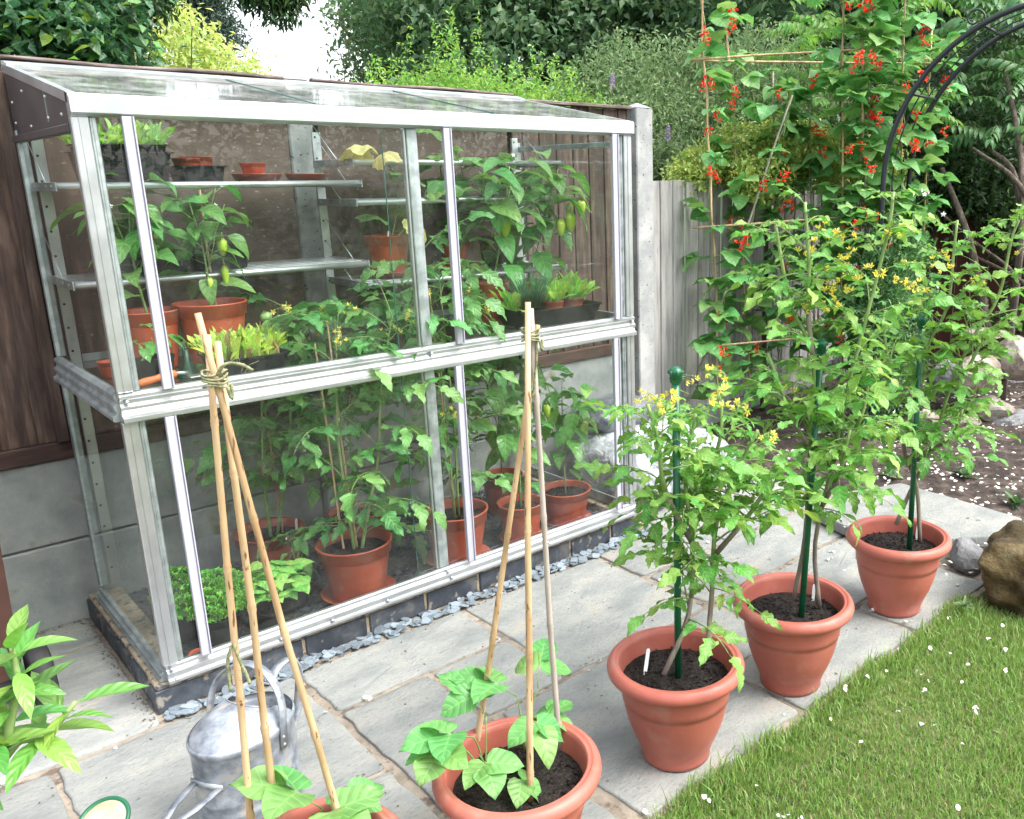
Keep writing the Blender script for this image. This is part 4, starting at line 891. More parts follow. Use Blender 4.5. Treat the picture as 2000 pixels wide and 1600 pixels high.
def tray(name, label, x0, x1, y0, y1, z, h, cat='seed tray', group='black plastic trays', rz=0, lip=.006, soil=True, ribs=0, taper=.88, parent=None):
    t = thing(name, label, cat, ((x0+x1)/2, (y0+y1)/2, z), group); cx, cy, hx, hy = (x0+x1)/2, (y0+y1)/2, (x1-x0)/2, (y1-y0)/2
    M = Matrix.Translation((cx, cy, z+.001)) @ Matrix.Rotation(rz, 4, 'Z'); V = []
    rings = ((taper, 0, 0), (taper, .003, 0), (1, h-.004, 0), (1, h-.004, lip), (1, h, lip), (1, h, 0), (.97, h-.004, -.002), (taper*.98, .006, -.002))
    n8 = 8
    for s_, zz, e in rings:
        for k in range(n8):
            sx, sy = ((-1, -1), (-1, -1), (1, -1), (1, -1), (1, 1), (1, 1), (-1, 1), (-1, 1))[k]; c_ = .012
            X = sx*(hx*s_+e-(c_ if k in (1, 2, 5, 6) else 0)); Y = sy*(hy*s_+e-(c_ if k in (0, 3, 4, 7) else 0)); V.append(M @ Vector((X, Y, zz)))
    Fc = [(l*n8+i, l*n8+(i+1) % n8, (l+1)*n8+(i+1) % n8, (l+1)*n8+i) for l in range(len(rings)-1) for i in range(n8)]+[tuple(range(n8))[::-1], tuple((len(rings)-1)*n8+i for i in range(n8))]
    mb = MB(); mb.add(V, Fc, smooth=False)
    for k in range(ribs): zz = h*(.15+.6*k/max(1, ribs)); s_ = taper+(1-taper)*zz/h; mb.box(-hx*s_-.001, hx*s_+.001, -hy*s_-.0025, -hy*s_+.002, zz, zz+.003, M=M)
    mb.obj('tray_wall', BLACKP, t)
    if soil: mb = MB(); mb.box(-hx*.93, hx*.93, -hy*.93, hy*.93, h*.70, h*.80, M=M); mb.obj('compost', COMP, t)
    return t
def cut_leaf(mb, p, L_, W_, shape, mi, up=(.9, 1.45), n=6, dr=(-.05, .55), wave=.12):
    az = random.random()*6.3; strip(mb, L_, W_, shape, n, random.uniform(.1, .5), random.uniform(*dr), wave, mi, Matrix.Translation(Vector(p)) @ rot(az, random.uniform(*up), random.uniform(-.2, .2)))
tray('salad_tray', 'black seed tray of salad leaves on the glass shelf behind the front rail', .285, .500, .075, .25, SZ, .055, rz=.0)
t = thing('salad_seedlings', 'pale green and red cut lettuce crowding the tray behind the left wigwam', 'lettuce', (.39, .16, .91))
for k in range(220):
    mb = MB(); red = random.random() < .2; p = (random.uniform(.29, .495), random.uniform(.08, .245), .905)
    cut_leaf(mb, p, random.uniform(.065, .105), random.uniform(.018, .032), spat, 0, (.75, 1.5)); mb.obj('leaf', LETR if red else LETT, t)
tray('plant_tray', 'long black tray of chives and lettuce at the right end of the glass shelf', 1.44, 1.84, .12, .33, SZ, .07, rz=-.05, soil=False)
for (x, y, r, lab) in ((1.66, .22, .045, 'small red pot of lettuce in the middle of the long black tray'), (1.775, .235, .048, 'small red pot of lettuce at the right end of the long black tray')):
    nursery((x, y), SZ+.005, r, .08, lab, 'lettuce pots in the black tray')
    t = thing('lettuce', 'fresh green lettuce cluster growing from the %s' % ('middle red pot' if x < 1.7 else 'right-hand red pot'), 'lettuce', (x, y, .93))
    for k in range(44):
        mb = MB(); a = random.random()*6.3; cut_leaf(mb, (x+.022*math.cos(a), y+.022*math.sin(a), .925), random.uniform(.09, .15), random.uniform(.034, .050), spat, 0, (.6, 1.45)); mb.obj('leaf', SALAD, t)
nursery((1.53, .20), SZ+.005, .05, .075, 'black pot of chives at the left end of the long tray', 'black plastic pots', BLACKP)
t = thing('chives', 'dense tuft of thin dark green chives in the black tray', 'chives', (1.53, .2, .93)); mb = MB()
for k in range(240):
    a = random.random()*6.3; r = .035*math.sqrt(random.random()); p = P3(1.53+r*math.cos(a), .20+r*math.sin(a), .925); l = random.uniform(.10, .2); d = P3(math.cos(a)*random.uniform(.0, .6), math.sin(a)*random.uniform(0, .6), 1); q = p+d*l*.6
    mb.tube([p, q, q+P3(d[0]*l*.35, d[1]*l*.35, l*.35*random.uniform(.3, 1))], [.0012, .001, .0005], 3)
tag(mb.obj('foliage', CHIV, t), kind='stuff')
t = thing('salad_leaves', 'leafy salad growing at the left edge of the long black tray', 'lettuce', (1.47, .23, .93))
for k in range(16):
    mb = MB(); cut_leaf(mb, (1.47+random.uniform(-.02, .03), .24+random.uniform(-.05, .05), .92), random.uniform(.08, .13), .045, spat, 0, (.2, 1.2)); mb.obj('leaf', SALAD, t)
def _fr(bx, by, L_): return [(at(x, y, 'y', yy)[0]-bx, yy-by, at(x, y, 'y', yy)[2], k, sc) for x, y, yy, k, sc in L_]
FR1_ = _fr(1.48, .40, [(989, 388, .26, 1, 1.0), (986, 425, .25, 0, 1.1)]); FR2_ = _fr(1.70, .46, [(1113, 417, .26, 0, 1.15), (1094, 430, .27, 0, .95), (1134, 392, .27, 0, .95), (1112, 398, .30, 0, .8)])
nursery((1.48, .40), SZ, .074, .16, 'tall orange pot on a saucer left of the chives', saucer=True)
nursery((1.70, .46), SZ, .08, .15, 'orange pot of the fruiting pepper behind the lettuces')
pepper('fruiting pepper with five pale green peppers above the chives', (1.48, .40, .99), .50, 32, (1.2, 1.7), lean=(.03, -.13), fruits=[*FR1_], flowers=3, spread=.08)
pepper('large leaved pepper with hanging fruits near the right side glass', (1.70, .46, .98), .50, 44, (1.2, 1.7), lean=(.09, -.14), fruits=[*FR2_], flowers=3, spread=.12)
# ------------------------------------------------------------------ upper shelves
UZ = 1.4405
t = tray('planter', 'tall black planter box on the top left shelf full of salad', .095, .345, .44, .60, UZ, .09, 'planter', None, ribs=4, taper=.9, lip=.008)
tx = bpy.data.curves.new('embossed_text', 'FONT'); tx.body = 'STEWART'; tx.size = .028; tx.extrude = .0012; tx.align_x = 'CENTER'
to = bpy.data.objects.new('embossed_text', tx); tx.materials.append(BLACKP)
dg = None
COL.objects.link(to); bpy.context.view_layer.update(); me_t = bpy.data.meshes.new_from_object(to.evaluated_get(bpy.context.evaluated_depsgraph_get())); bpy.data.objects.remove(to)
me_t.name = 'embossed_text'; put('embossed_text', me_t, t, Matrix.Translation((.22, .4395-.0035, UZ+.055)) @ Matrix.Rotation(PI/2-.05, 4, 'X'))
for k, (x0, x1) in enumerate(((.10, .20), (.21, .34))): tray('seed_tray', ['small black seed tray sitting on the planter beside the corner post', 'small black seed tray on the planter behind the edge strip'][k], x0, x1, .455, .59, UZ+.072, .040, soil=True)
t = thing('salad_leaves', 'bright salad leaves topping the tall planter on the top left shelf', 'salad', (.22, .52, UZ+.15))
for k in range(130):
    mb = MB(); p = (random.uniform(.10, .34), random.uniform(.46, .59), UZ+.104); cut_leaf(mb, p, random.uniform(.05, .11), random.uniform(.014, .034), random.choice([toothed(3, lanc, .4), spat]), 0, (.3, 1.5)); mb.obj('leaf', SALAD, t)
tray('seed_tray', 'low black tray under two stacked red pots on the top left shelf', .375, .525, .50, .62, UZ, .05, soil=False)
nursery((.42, .545), UZ+.012, .046, .062, 'small red pot set in the low black tray, left of its pair', 'empty red pots on the top shelf', soil=0); nursery((.455, .56), UZ+.014, .05, .066, 'larger small red pot set in the low black tray', 'empty red pots on the top shelf', soil=0)
def saucer(c, z, r, lab, h=.022):
    mb = MB(); mb.lathe([(0, 0), (r*.8, 0), (r*.98, h), (r*1.02, h+.001), (r*1.02, h+.003), (r*.96, h+.003), (r*.78, .004), (0, .004)], 36, (c[0], c[1], z)); tag(mb.obj('saucer', NURS), lab, 'saucer', 'red plastic saucers')
saucer((.645, .56), UZ, .085, 'red plastic saucer under an empty pot on the top left shelf'); saucer((.82, .56), UZ, .075, 'red plastic saucer at the right end of the top left shelf')
nursery((.635, .56), UZ+.005, .044, .055, 'empty red pot standing on the saucer of the top left shelf', 'empty red pots on the top shelf', soil=0)
MZ = 1.1525
for k, (x0, x1, z) in enumerate(((.19, .37, MZ), (.39, .56, MZ), (.39, .54, MZ+.032))):
    tray('seed_tray', ['black tray of tiny seedlings behind the left pepper', 'black tray at the right end of the middle left shelf', 'black tray nested on another on the middle left shelf'][k], x0, x1, .47, .63, z, .055)
t = thing('cress_seedlings', 'low carpet of tiny green seedlings on the middle left shelf', 'seedlings', (.3, .55, MZ+.05)); curly(t, (.28, .55, MZ+.04), .10, .035, 120, .006)
RZ = 1.0705
nursery((1.115, .56), RZ, .088, .155, 'orange pot of yellowing cucumber on the low right shelf', saucer=True)
nursery((1.44, .60), RZ, .068, .13, 'orange cucumber pot behind the middle edge strip', saucer=True)
nursery((1.63, .60), RZ, .062, .13, 'black pot on the low right shelf behind the peppers', 'black plastic pots', BLACKP)
label_stick((1.09, .50, RZ+.13), 'white label standing in the yellowing cucumber pot', .4, .1, .05, .014); label_stick((1.41, .56, RZ+.12), 'white label standing in the pot behind the middle edge strip', .4, .1, .05, .008)
t = thing('cucumber_plant', 'yellowing cucumber with one big bleached leaf over the pot', 'cucumber plant', (1.115, .56, RZ+.13)); ln = [P3(1.13, .56, 1.2), P3(1.16, .54, 1.34), P3(1.13, .48, 1.46), P3(1.05, .45, 1.53)]
stems(t, [ln, [P3(1.13, .56, 1.2), P3(1.18, .5, 1.27), P3(1.20, .47, 1.30)]], .003, .0018)
put('leaf', CUC_V[0], t, leafM((1.10, .52, 1.27), 1.5, .25, 0, .9)); put('leaf', CUCY_V[0], t, leafM((1.16, .46, 1.30), -2.6, -.9, 0, .9)); put('leaf', CUCY_V[1], t, leafM((1.03, .42, 1.53), 1.3, .15, .3, 1.0)); put('leaf', CUCY_V[0], t, leafM((1.07, .40, 1.525), 2.3, -.2, .3, .8))
t = thing('cucumber_plant', 'green cucumber vine climbing between the centre post and the middle strip', 'cucumber plant', (1.44, .6, RZ+.12))
l1 = [P3(1.44, .60, 1.18), P3(1.40, .56, 1.33), P3(1.34, .50, 1.48), P3(1.36, .46, 1.60)]; l2 = [P3(1.44, .6, 1.18), P3(1.52, .54, 1.28), P3(1.46, .50, 1.40), P3(1.40, .48, 1.55)]; l3 = [P3(1.34, .5, 1.45), P3(1.24, .45, 1.40), P3(1.20, .45, 1.28)]
stems(t, [l1, l2, l3], .0032, .0018)
for ln, n in ((l1, 8), (l2, 7), (l3, 5)): leaves_on(t, ln, CUC_V, n, (.75, 1.2), .1, 1, (-.5, .6))
pepper('upper pepper foliage behind the fruiting peppers', (1.63, .60, 1.19), .30, 14, (.8, 1.2), spread=.07)

# ------------------------------------------------------------------ outdoor pots
TGX = 'tomato plants in the patio pots'
bigpot((.925, -1.205), 'terracotta pot of the shortest tomato, beside the runner bean seedling pot')
bigpot((1.425, -1.215), 'terracotta pot of the tallest tomato, middle of the three tomato pots')
bigpot((2.085, -1.185), 'terracotta pot of the tomato farthest away, next to the mossy boulder')
bigpot((.372, -1.262), 'terracotta pot of bean seedlings under the right cane wigwam')
bigpot((-.075, -1.215), 'terracotta pot below the left cane wigwam, cut off by the photo edge')
def stake(a, b, lab):
    t = thing('plant_stake', lab, 'plant stake', a, 'green plastic stakes in the tomato pots'); mb = MB(); mb.tube([a, b], .0095, 12); mb.obj('tube', GREENP, t)
    b = np.array(b, float); mb = MB(); mb.lathe([(.0115, -.028), (.0145, -.026), (.0145, -.006), (.0175, -.004), (.0175, .003), (.013, .008), (.008, .013), (0, .014)], 20, b)
    for k in range(6):
        a_ = k*PI/3; mb.lathe([(0, .0035), (.003, .003), (.004, 0), (.004, -.006)], 8, M=Matrix.Translation(Vector(b)+Vector((.0165*math.cos(a_), .0165*math.sin(a_), .001))))
    c = mb.obj('cap', GREENP, t); mb = MB()
    for k in range(6):
        a_ = k*PI/3+.5; mb.lathe([(0, .0006), (.0028, .0003)], 8, M=Matrix.Translation(Vector(b)+Vector((.0148*math.cos(a_), .0148*math.sin(a_), -.016))) @ Matrix.Rotation(a_, 4, 'Z') @ Matrix.Rotation(PI/2, 4, 'Y'))
    mb.obj('vent_hole', SLOT, c)
stake((.924, -1.216, .10), (.921, -1.214, .978), 'green plastic stake with rounded cap standing in the nearest tomato pot')
stake((1.421, -1.25, .10), (1.472, -1.25, .978), 'green plastic stake leaning right in the middle tomato pot')
stake((2.098, -1.225, .10), (2.075, -1.225, .975), 'green plastic stake in the farthest tomato pot')
label_stick(at(1262, 1300, 'z', .155), 'white label lying flat on the compost of the nearest tomato pot', -.9, -1.15, .055, .010)
label_stick(at(1578, 1165, 'z', .15)+P3(0, -.02, 0), 'white label standing beside the leaning green stake', -.6, .1, .05, .010)
label_stick(at(1790, 1050, 'z', .15), 'white label standing beside the farthest green stake', -.6, .1, .05, .009)
VDIR = np.array([math.sin(YAW), math.cos(YAW), 0])
def pp(px, py, base, dd=0):
    """point on the upright plane through base that faces the viewpoint, pushed dd metres back"""
    return onplane(px, py, np.array(base)+VDIR*dd, VDIR)
def outdoor(label, c, lines, nl, s=(.8, 1.15), trs=(), fr=.3, base_z=.135, smul=None):
    B = (c[0], c[1], base_z); Ls = []
    for ln in lines:
        q = [pp(x, y, B, d) for x, y, d in ln]; Ls.append(q)
    T = [(pp(x, y, B, d), random.random()*6.3) for x, y, d in trs]
    return tomato(label, B, Ls, nl, TOM_V, s, fr, smul, TGX, T, r0=.0078, woody=.34)
sm = lambda t: 1.12-.62*max(0, t-.55)/.45
outdoor('shortest tomato, bushy and yellow flowered, in the nearest tomato pot', (.925, -1.205), [
    [(1297, 1318, -.05), (1345, 1200, 0), (1352, 1060, .0), (1338, 930, .02), (1360, 800, .03)],
    [(1380, 1285, 0), (1390, 1160, .03), (1400, 1020, .05), (1450, 900, .06), (1480, 840, .05)],
    [(1352, 1060, 0), (1300, 960, -.03), (1285, 860, -.04), (1265, 790, -.05)],
    [(1400, 1080, .03), (1460, 1010, 0), (1500, 950, -.04)],
    [(1355, 1120, 0), (1320, 1010, .06), (1400, 880, .08), (1410, 780, .1)]], [21, 17, 15, 11, 18], (.75, 1.08), trs=[(1285, 780, -.05), (1300, 800, -.04), (1345, 770, 0), (1370, 745, .0), (1410, 760, .03), (1425, 745, .03), (1440, 800, .03), (1500, 850, .03)], fr=.22, smul=sm)
outdoor('tallest tomato with three long bare topped shoots in the middle pot', (1.425, -1.215), [
    [(1550, 1170, 0), (1572, 1050, 0), (1582, 880, 0), (1588, 700, 0), (1545, 600, 0), (1525, 500, 0), (1515, 440, 0)],
    [(1600, 1185, .02), (1592, 1060, .03), (1628, 900, .03), (1650, 780, .02), (1695, 610, .0), (1735, 450, 0), (1745, 375, .0)],
    [(1588, 700, 0), (1578, 610, 0), (1580, 520, 0), (1572, 395, 0)],
    [(1582, 880, 0), (1540, 800, -.05), (1500, 690, -.05)],
    [(1628, 900, .03), (1680, 820, .03), (1700, 720, .02)],
    [(1600, 1000, .0), (1640, 920, -.08), (1660, 840, -.1)]], [24, 27, 12, 12, 11, 11], (.75, 1.12), trs=[(1590, 470, 0), (1600, 480, 0), (1625, 560, -.01), (1640, 570, -.02), (1610, 590, -.02), (1650, 545, 0), (1605, 565, 0), (1665, 540, 0), (1700, 470, 0), (1720, 460, 0), (1555, 780, -.05), (1545, 770, -.05), (1680, 500, .01), (1620, 600, -.02)], fr=.20, smul=sm)
outdoor('tomato with two spreading shoots in the farthest pot', (2.085, -1.185), [
    [(1797, 1060, 0), (1790, 950, 0), (1765, 870, 0), (1790, 780, 0), (1810, 680, 0), (1850, 600, 0), (1862, 500, 0), (1870, 430, 0)],
    [(1750, 1025, .0), (1778, 960, .02), (1822, 870, .03), (1855, 760, .02), (1900, 660, .0), (1950, 580, 0), (1975, 470, 0), (1990, 430, 0)],
    [(1800, 800, 0), (1740, 720, -.04), (1725, 620, -.04)],
    [(1855, 760, 0), (1890, 720, -.05), (1930, 640, -.06)],
    [(1790, 900, .0), (1860, 850, -.06), (1880, 800, -.08)]], [25, 27, 12, 8, 8], (.8, 1.15), trs=[(1810, 530, 0), (1815, 520, 0), (1830, 515, 0), (1770, 560, -.04), (1790, 570, -.04), (1752, 570, -.04), (1985, 500, 0), (1730, 720, -.04), (1880, 560, 0)], fr=.20, smul=sm)
# bean seedlings
BG = 'climbing bean seedlings'
def beanling(label, base, spots, variants=BEANY_V):
    t = thing('bean_seedling', label, 'bean seedling', base, BG); b = np.array(base, float)
    for (x, y, dd, s_, az, pi) in spots:
        p = pp(x, y, base, dd); m = (b+p)/2+P3(0, 0, .02); stems(t, [[b, m, p]], .003, .0015); put('leaf', random.choice(variants), t, leafM(p-P3(0, 0, .0), az, pi, 0, s_))
beanling('bean seedling sprawling over the left rim of the right wigwam pot', at(950, 1520, 'z', .15), [(925, 1440, -.02, 1.0, 1.4, .1), (880, 1450, -.03, .85, 2.2, -.1), (950, 1400, .02, .9, .2, .4), (985, 1520, -.04, .7, -2.6, -.3), (935, 1475, -.03, .8, 2.9, -.2)])
beanling('bean seedling reaching up behind the middle cane of the right wigwam', at(1025, 1465, 'z', .15), [(1010, 1360, 0, 1.0, 1.0, .3), (1050, 1345, .02, .9, -.8, .3), (1030, 1400, -.02, .9, 2.9, -.1), (1050, 1430, 0, .8, -1.3, .0)])
beanling('broad leaved bean seedling in the cut-off pot at the bottom', at(620, 1650, 'z', .15), [(630, 1580, 0, 1.15, 1.2, .5), (610, 1590, -.03, 1.0, -2.8, .0), (570, 1620, 0, .8, 2.0, .1), (650, 1610, -.02, .8, -1.2, .1)])
# wigwams
def wigwam(label, apex, feet, tops, mats, lab2, loops):
    t = thing('cane_wigwam', label, 'cane wigwam', np.mean(feet, axis=0), 'bamboo cane wigwams')
    for f, tp, m, r in zip(feet, tops, mats, (.0068, .0072, .0066)):
        mb = MB(); cane(mb, f, tp, r, seg=10, wob=.0018); mb.obj('cane', m, t)
    mb = MB(); A = np.array(apex)
    for k in range(4):
        z = A[2]-.012+.007*k; P = [(A[0]+.019*math.cos(a)+.001*math.sin(3*a), A[1]+.017*math.sin(a), z+.003*math.sin(2*a+k)) for a in np.linspace(0, 6.28, 16)]
        mb.tube(P, .0021, 5)
    mb.tube(smoothline([(A[0]+.012, A[1]-.014, A[2]-.015), (A[0]+.016, A[1]-.016, A[2]-.035), (A[0]+.02, A[1]-.012, A[2]-.012)], 4), .003, 5)
    mb.obj('twine', TWINE, t)
    for q in loops:
        mb = MB(); Q = smoothline(q, 5); mb.tube(Q, [.0026+.0007*(i % 2) for i in range(len(Q))], 5)
        for i in range(0, len(Q)): 
            d = RNG.normal(0, 1, 3)*.010; mb.tube([Q[i], np.array(Q[i])+d], .0003, 3)
        mb.obj('twine_tail', TWINE, t)
apR = at(1036, 652, 'y', -1.25)
feetR = [at(928, 1478, 'z', .13), at(1036, 1575, 'z', .13), at(1093, 1472, 'z', .13)]
def ext(f, ap, px, py): # top end of a cane: on the line of sight at the apex depth
    return onplane(px, py, ap, VDIR)
topsR = [ext(0, apR+VDIR*.012, 1050, 635), ext(0, apR-VDIR*.012, 1031, 590), ext(0, apR+VDIR*.0, 1037, 603)]
wigwam('three cane wigwam tied with green twine over the right bean pot', apR, feetR, topsR, [BAMB, BAMB, BAMBG], '', [[apR+P3(.006, -.012, 0), pp(1048, 700, apR), pp(1043, 760, apR), pp(1040, 775, apR)]])
apL = at(420, 738, 'y', -1.2)
feetL = [at(500, 1690, 'z', .13), at(548, 1668, 'z', .13), at(690, 1690, 'z', .13)]
topsL = [ext(0, apL+VDIR*.012, 405, 655), ext(0, apL+VDIR*.022, 424, 668), ext(0, apL-VDIR*.012, 386, 612)]
wigwam('three cane wigwam in front of the left greenhouse corner', apL, feetL, topsL, [BAMB, BAMB, BAMB], '', [[pp(424, 733, apL, -.02), pp(440, 712, apL, -.02), pp(470, 712, apL, -.02), pp(494, 724, apL, -.02)], [pp(452, 1262, apL, .0), pp(445, 1290, apL, 0), pp(447, 1320, apL, 0), pp(450, 1350, apL, 0)], [pp(456, 1258, apL, -.0), pp(468, 1290, apL, -.0), pp(480, 1315, apL), pp(488, 1335, apL)]])

# ------------------------------------------------------------------ watering can
wc = thing('watering_can', 'old galvanised oval watering can with green rimmed brass rose', 'watering can', (-.0, -.66, G))
WC = Matrix.Translation((0, -.665, G)) @ Matrix.Rotation(math.atan2(-.47, -.88), 4, 'Z')   # local +X = towards the spout
A_, B_ = .128, .103
mb = MB(); H_ = .275
prof = [(0, .004), (.97, .004), (1, 0), (1, .012), (.985, .014), (.985, .07), (1.0, .075), (1.0, .082), (.985, .087), (.985, .10), (1.0, .105), (1.0, .112), (.985, .117), (.985, .13), (1.0, .135), (1.0, .142), (.985, .147), (.985, .262), (1.0, .264), (1.018, .268), (1.024, .274), (1.018, .280), (.99, .282)]
V = []; seg = 64
for k in range(seg):
    a = 2*PI*k/seg
    for r, z in prof: V.append(WC @ Vector((A_*r*math.cos(a), B_*r*math.sin(a), z)))
n = len(prof); mb.add(V, [(k*n+i, ((k+1) % seg)*n+i, ((k+1) % seg)*n+i+1, k*n+i+1) for k in range(seg) for i in range(n-1)])
mb.obj('can_body', GALV, wc)
# domed half cover, open at the back
mb = MB(); V = []; nu, nv = 40, 14; xe = -.030    # opening beyond x<xe
def domez(x, y): 
    q = (x/A_)**2+(y/B_)**2; return .276+.048*max(0, 1-q**1.6)+ .012*max(0, -x/A_+.1)*max(0, 1-q)
for i in range(nv+1):
    for k in range(nu+1):
        a = -2.22+4.44*k/nu; R_ = i/nv
        ox, oy = A_*.985*math.cos(a), B_*.985*math.sin(a)
        cx_, cy_ = -.012, 0
        lx = -.012-.022*(1-min(1, abs(math.sin(a))))*0
        ex = .0+(-.035)*abs(a/2.22)**2; ey = B_*.60*math.sin(a*.70)
        x = ex+(ox-ex)*R_; y = ey+(oy-ey)*R_
        V.append(WC @ Vector((x, y, domez(x, y))))
mb.add(V, [(i*(nu+1)+k, i*(nu+1)+k+1, (i+1)*(nu+1)+k+1, (i+1)*(nu+1)+k) for i in range(nv) for k in range(nu)])
mb.tube([WC @ Vector((.0-.035*abs(a/2.22)**2, B_*.60*math.sin(a*.70), domez(-.035*abs(a/2.22)**2, B_*.60*math.sin(a*.70))+.001)) for a in np.linspace(-2.22, 2.22, 24)], .0022, 6)
mb.obj('dome_cover', GALV, wc)
mb = MB(); V = [WC @ Vector((A_*.97*math.cos(2*PI*k/32), B_*.97*math.sin(2*PI*k/32), .09)) for k in range(32)]; mb.add(V, [tuple(range(32))]); mb.obj('water', plain('dark_water', (.015, .02, .02), .05), wc)
# carrying hoop across the can
def band(mb, pts, w, th, wdir):
    P = [np.array(p) for p in pts]; V = []; wd = np.array(wdir, float); wd /= np.linalg.norm(wd)
    for i, p in enumerate(P):
        t = P[min(i+1, len(P)-1)]-P[max(0, i-1)]; t /= np.linalg.norm(t); nn = np.cross(t, wd); nn /= np.linalg.norm(nn)
        for a, b in ((-1, -1), (1, -1), (1, 1), (-1, 1)): V.append(p+wd*w/2*a+nn*th/2*b)
    Fc = [(i*4+k, i*4+(k+1) % 4, i*4+4+(k+1) % 4, i*4+4+k) for i in range(len(P)-1) for k in range(4)]+[(3, 2, 1, 0), tuple(len(P)*4-4+k for k in range(4))]
    mb.add(V, Fc)
xd = np.array((WC.to_3x3() @ Vector((1, 0, 0)))[:])
mb = MB(); pts = [WC @ Vector((-.015-.03*math.sin(t), (B_+.004)*math.cos(t), .285+.125*math.sin(t)**.85)) for t in np.linspace(.02, PI-.02, 28)]
pts = [WC @ Vector((-.010, B_+.004, .225))]+pts+[WC @ Vector((-.010, -B_-.004, .225))]
band(mb, pts, .021, .004, xd)
for sy in (-1, 1): 
    for z in (.235, .255): mb.lathe([(0, .003), (.003, .002), (.0045, 0)], 8, M=WC @ Matrix.Translation((-.010, sy*(B_+.006), z)) @ Matrix.Rotation(-sy*PI/2, 4, 'X'))
mb.obj('hoop_handle', GALV, wc)
mb = MB(); yd = np.array((WC.to_3x3() @ Vector((0, 1, 0)))[:])
pts = [WC @ Vector(p) for p in smoothline([(-A_*.80, 0, .325), (-A_*1.05, 0, .35), (-A_*1.42, 0, .345), (-A_*1.58, 0, .29), (-A_*1.4, 0, .20), (-A_*1.0, 0, .13)], 5)]
band(mb, pts, .024, .004, yd); mb.obj('back_handle', GALV, wc)
# spout + brace + rose
S0, S1 = WC @ Vector((A_*.9, 0, .04)), Vector(at(216, 1630, 'z', .20))
S1 = Vector(S1)
mb = MB(); mb.tube([S0, S0+(S1-S0)*.5, S1], [.024, .017, .011], 16); mb.obj('spout', GALV, wc)
mid_ = S0+(S1-S0)*.58+Vector((0, 0, .012))
mb = MB()
for sy in (-1, 1):
    q = WC @ Vector((A_*.93, sy*.036, .195)); band(mb, [q, q*.5+mid_*.5+Vector(yd)*sy*.010, mid_+Vector(yd)*sy*.004, mid_+(S1-S0)*.06+Vector(yd)*sy*.002], .015, .004, yd)
band(mb, [WC @ Vector((A_*.955, -.045, .197)), WC @ Vector((A_*.99, 0, .197)), WC @ Vector((A_*.955, .045, .197))], .016, .004, (0, 0, 1))
mb.obj('brace', GALV, wc)
rc = Vector(at(203, 1607, 'z', .225)); ax = (rc-S1); ax = Vector((-.35, -.35, .87)).normalized()
MR = Matrix.Translation(rc) @ ax.to_track_quat('Z', 'Y').to_matrix().to_4x4()
mb = MB(); mb.lathe([(.012, -.055), (.014, -.05), (.020, -.03), (.040, -.004), (.047, 0), (.050, .003), (.049, .007), (.045, .008), (.042, .005)], 40, M=MR); mb.obj('rose_rim', GREENP, wc)
mb = MB(); mb.lathe([(0, .009), (.02, .0085), (.035, .0065), (.0425, .004)], 40, M=MR); fc = mb.obj('rose_face', BRASS, wc)
mb = MB()
for rr in range(1, 7):
    for k in range(rr*6): a = 2*PI*k/(rr*6); r = rr*.0062; mb.lathe([(0, .0006), (.0007, .0004)], 5, M=MR @ Matrix.Translation((r*math.cos(a), r*math.sin(a), .0088-.0045*(r/.0425)**2)))
mb.obj('spray_hole', SLOT, fc)
# ------------------------------------------------------------------ brown wheeled bin at the left edge
wb = thing('wheeled_bin', 'brown plastic wheeled bin with black wheels at the left edge', 'wheeled bin', (-.60, .42, G))
mb = MB(); V = [(x, y, z) for z, x0, x1, y0, y1 in ((.05, -.70, -.300, .36, .74), (.80, -.74, -.288, .28, .80)) for x, y in ((x0, y0), (x1, y0), (x1, y1), (x0, y1))]
mb.add([(x, y, z+G) for x, y, z in V], [(0, 1, 5, 4), (1, 2, 6, 5), (2, 3, 7, 6), (3, 0, 4, 7), (3, 2, 1, 0), (4, 5, 6, 7)], smooth=False); mb.box(-.76, -.26, .26, .82, .80+G, .86+G, .01); mb.obj('bin_body', BIN, wb)
for x in (-.262, -.72):
    mb = MB(); mb.lathe([(0, -.02), (.055, -.02), (.06, -.026), (.088, -.028), (.098, -.022), (.1, 0), (.098, .022), (.088, .028), (.06, .026), (.055, .02), (0, .02)], 40, M=Matrix.Translation((x, .30, G+.1)) @ Matrix.Rotation(PI/2, 4, 'Y')); mb.obj('wheel', RUBBER, wb)
mb = MB(); mb.tube([(-.73, .30, G+.1), (-.25, .30, G+.1)], .014, 12); mb.obj('axle', BLACKP, wb)
# ------------------------------------------------------------------ glossy shrub poking in at the bottom left
sh = thing('glossy_shrub', 'young glossy leaved shrub poking in at the bottom left corner', 'shrub', (-.78, -1.75, G))
Y0 = -1.72
def q(px, py, y=Y0): return at(px, py, 'y', y)
bl = [[P3(-.80, -1.75, G), q(-60, 1600), q(0, 1500), q(22, 1400), q(36, 1340), q(30, 1300), q(22, 1260)], [q(5, 1480), q(40, 1445), q(90, 1440), q(120, 1405), q(148, 1370)], [q(-20, 1560), q(-60, 1400), q(-70, 1300)], [P3(-.80, -1.75, G), q(-150, 1700), q(-90, 1520), q(-30, 1440)]]
stems(sh, bl, .006, .0022, TOMS)
for ln, n in ((bl[0], 20), (bl[1], 12), (bl[2], 8), (bl[3], 12)): leaves_on(sh, ln, RHO_V, n, (.5, .88), .35 if ln is not bl[1] else .1, 1, (-.35, .8))
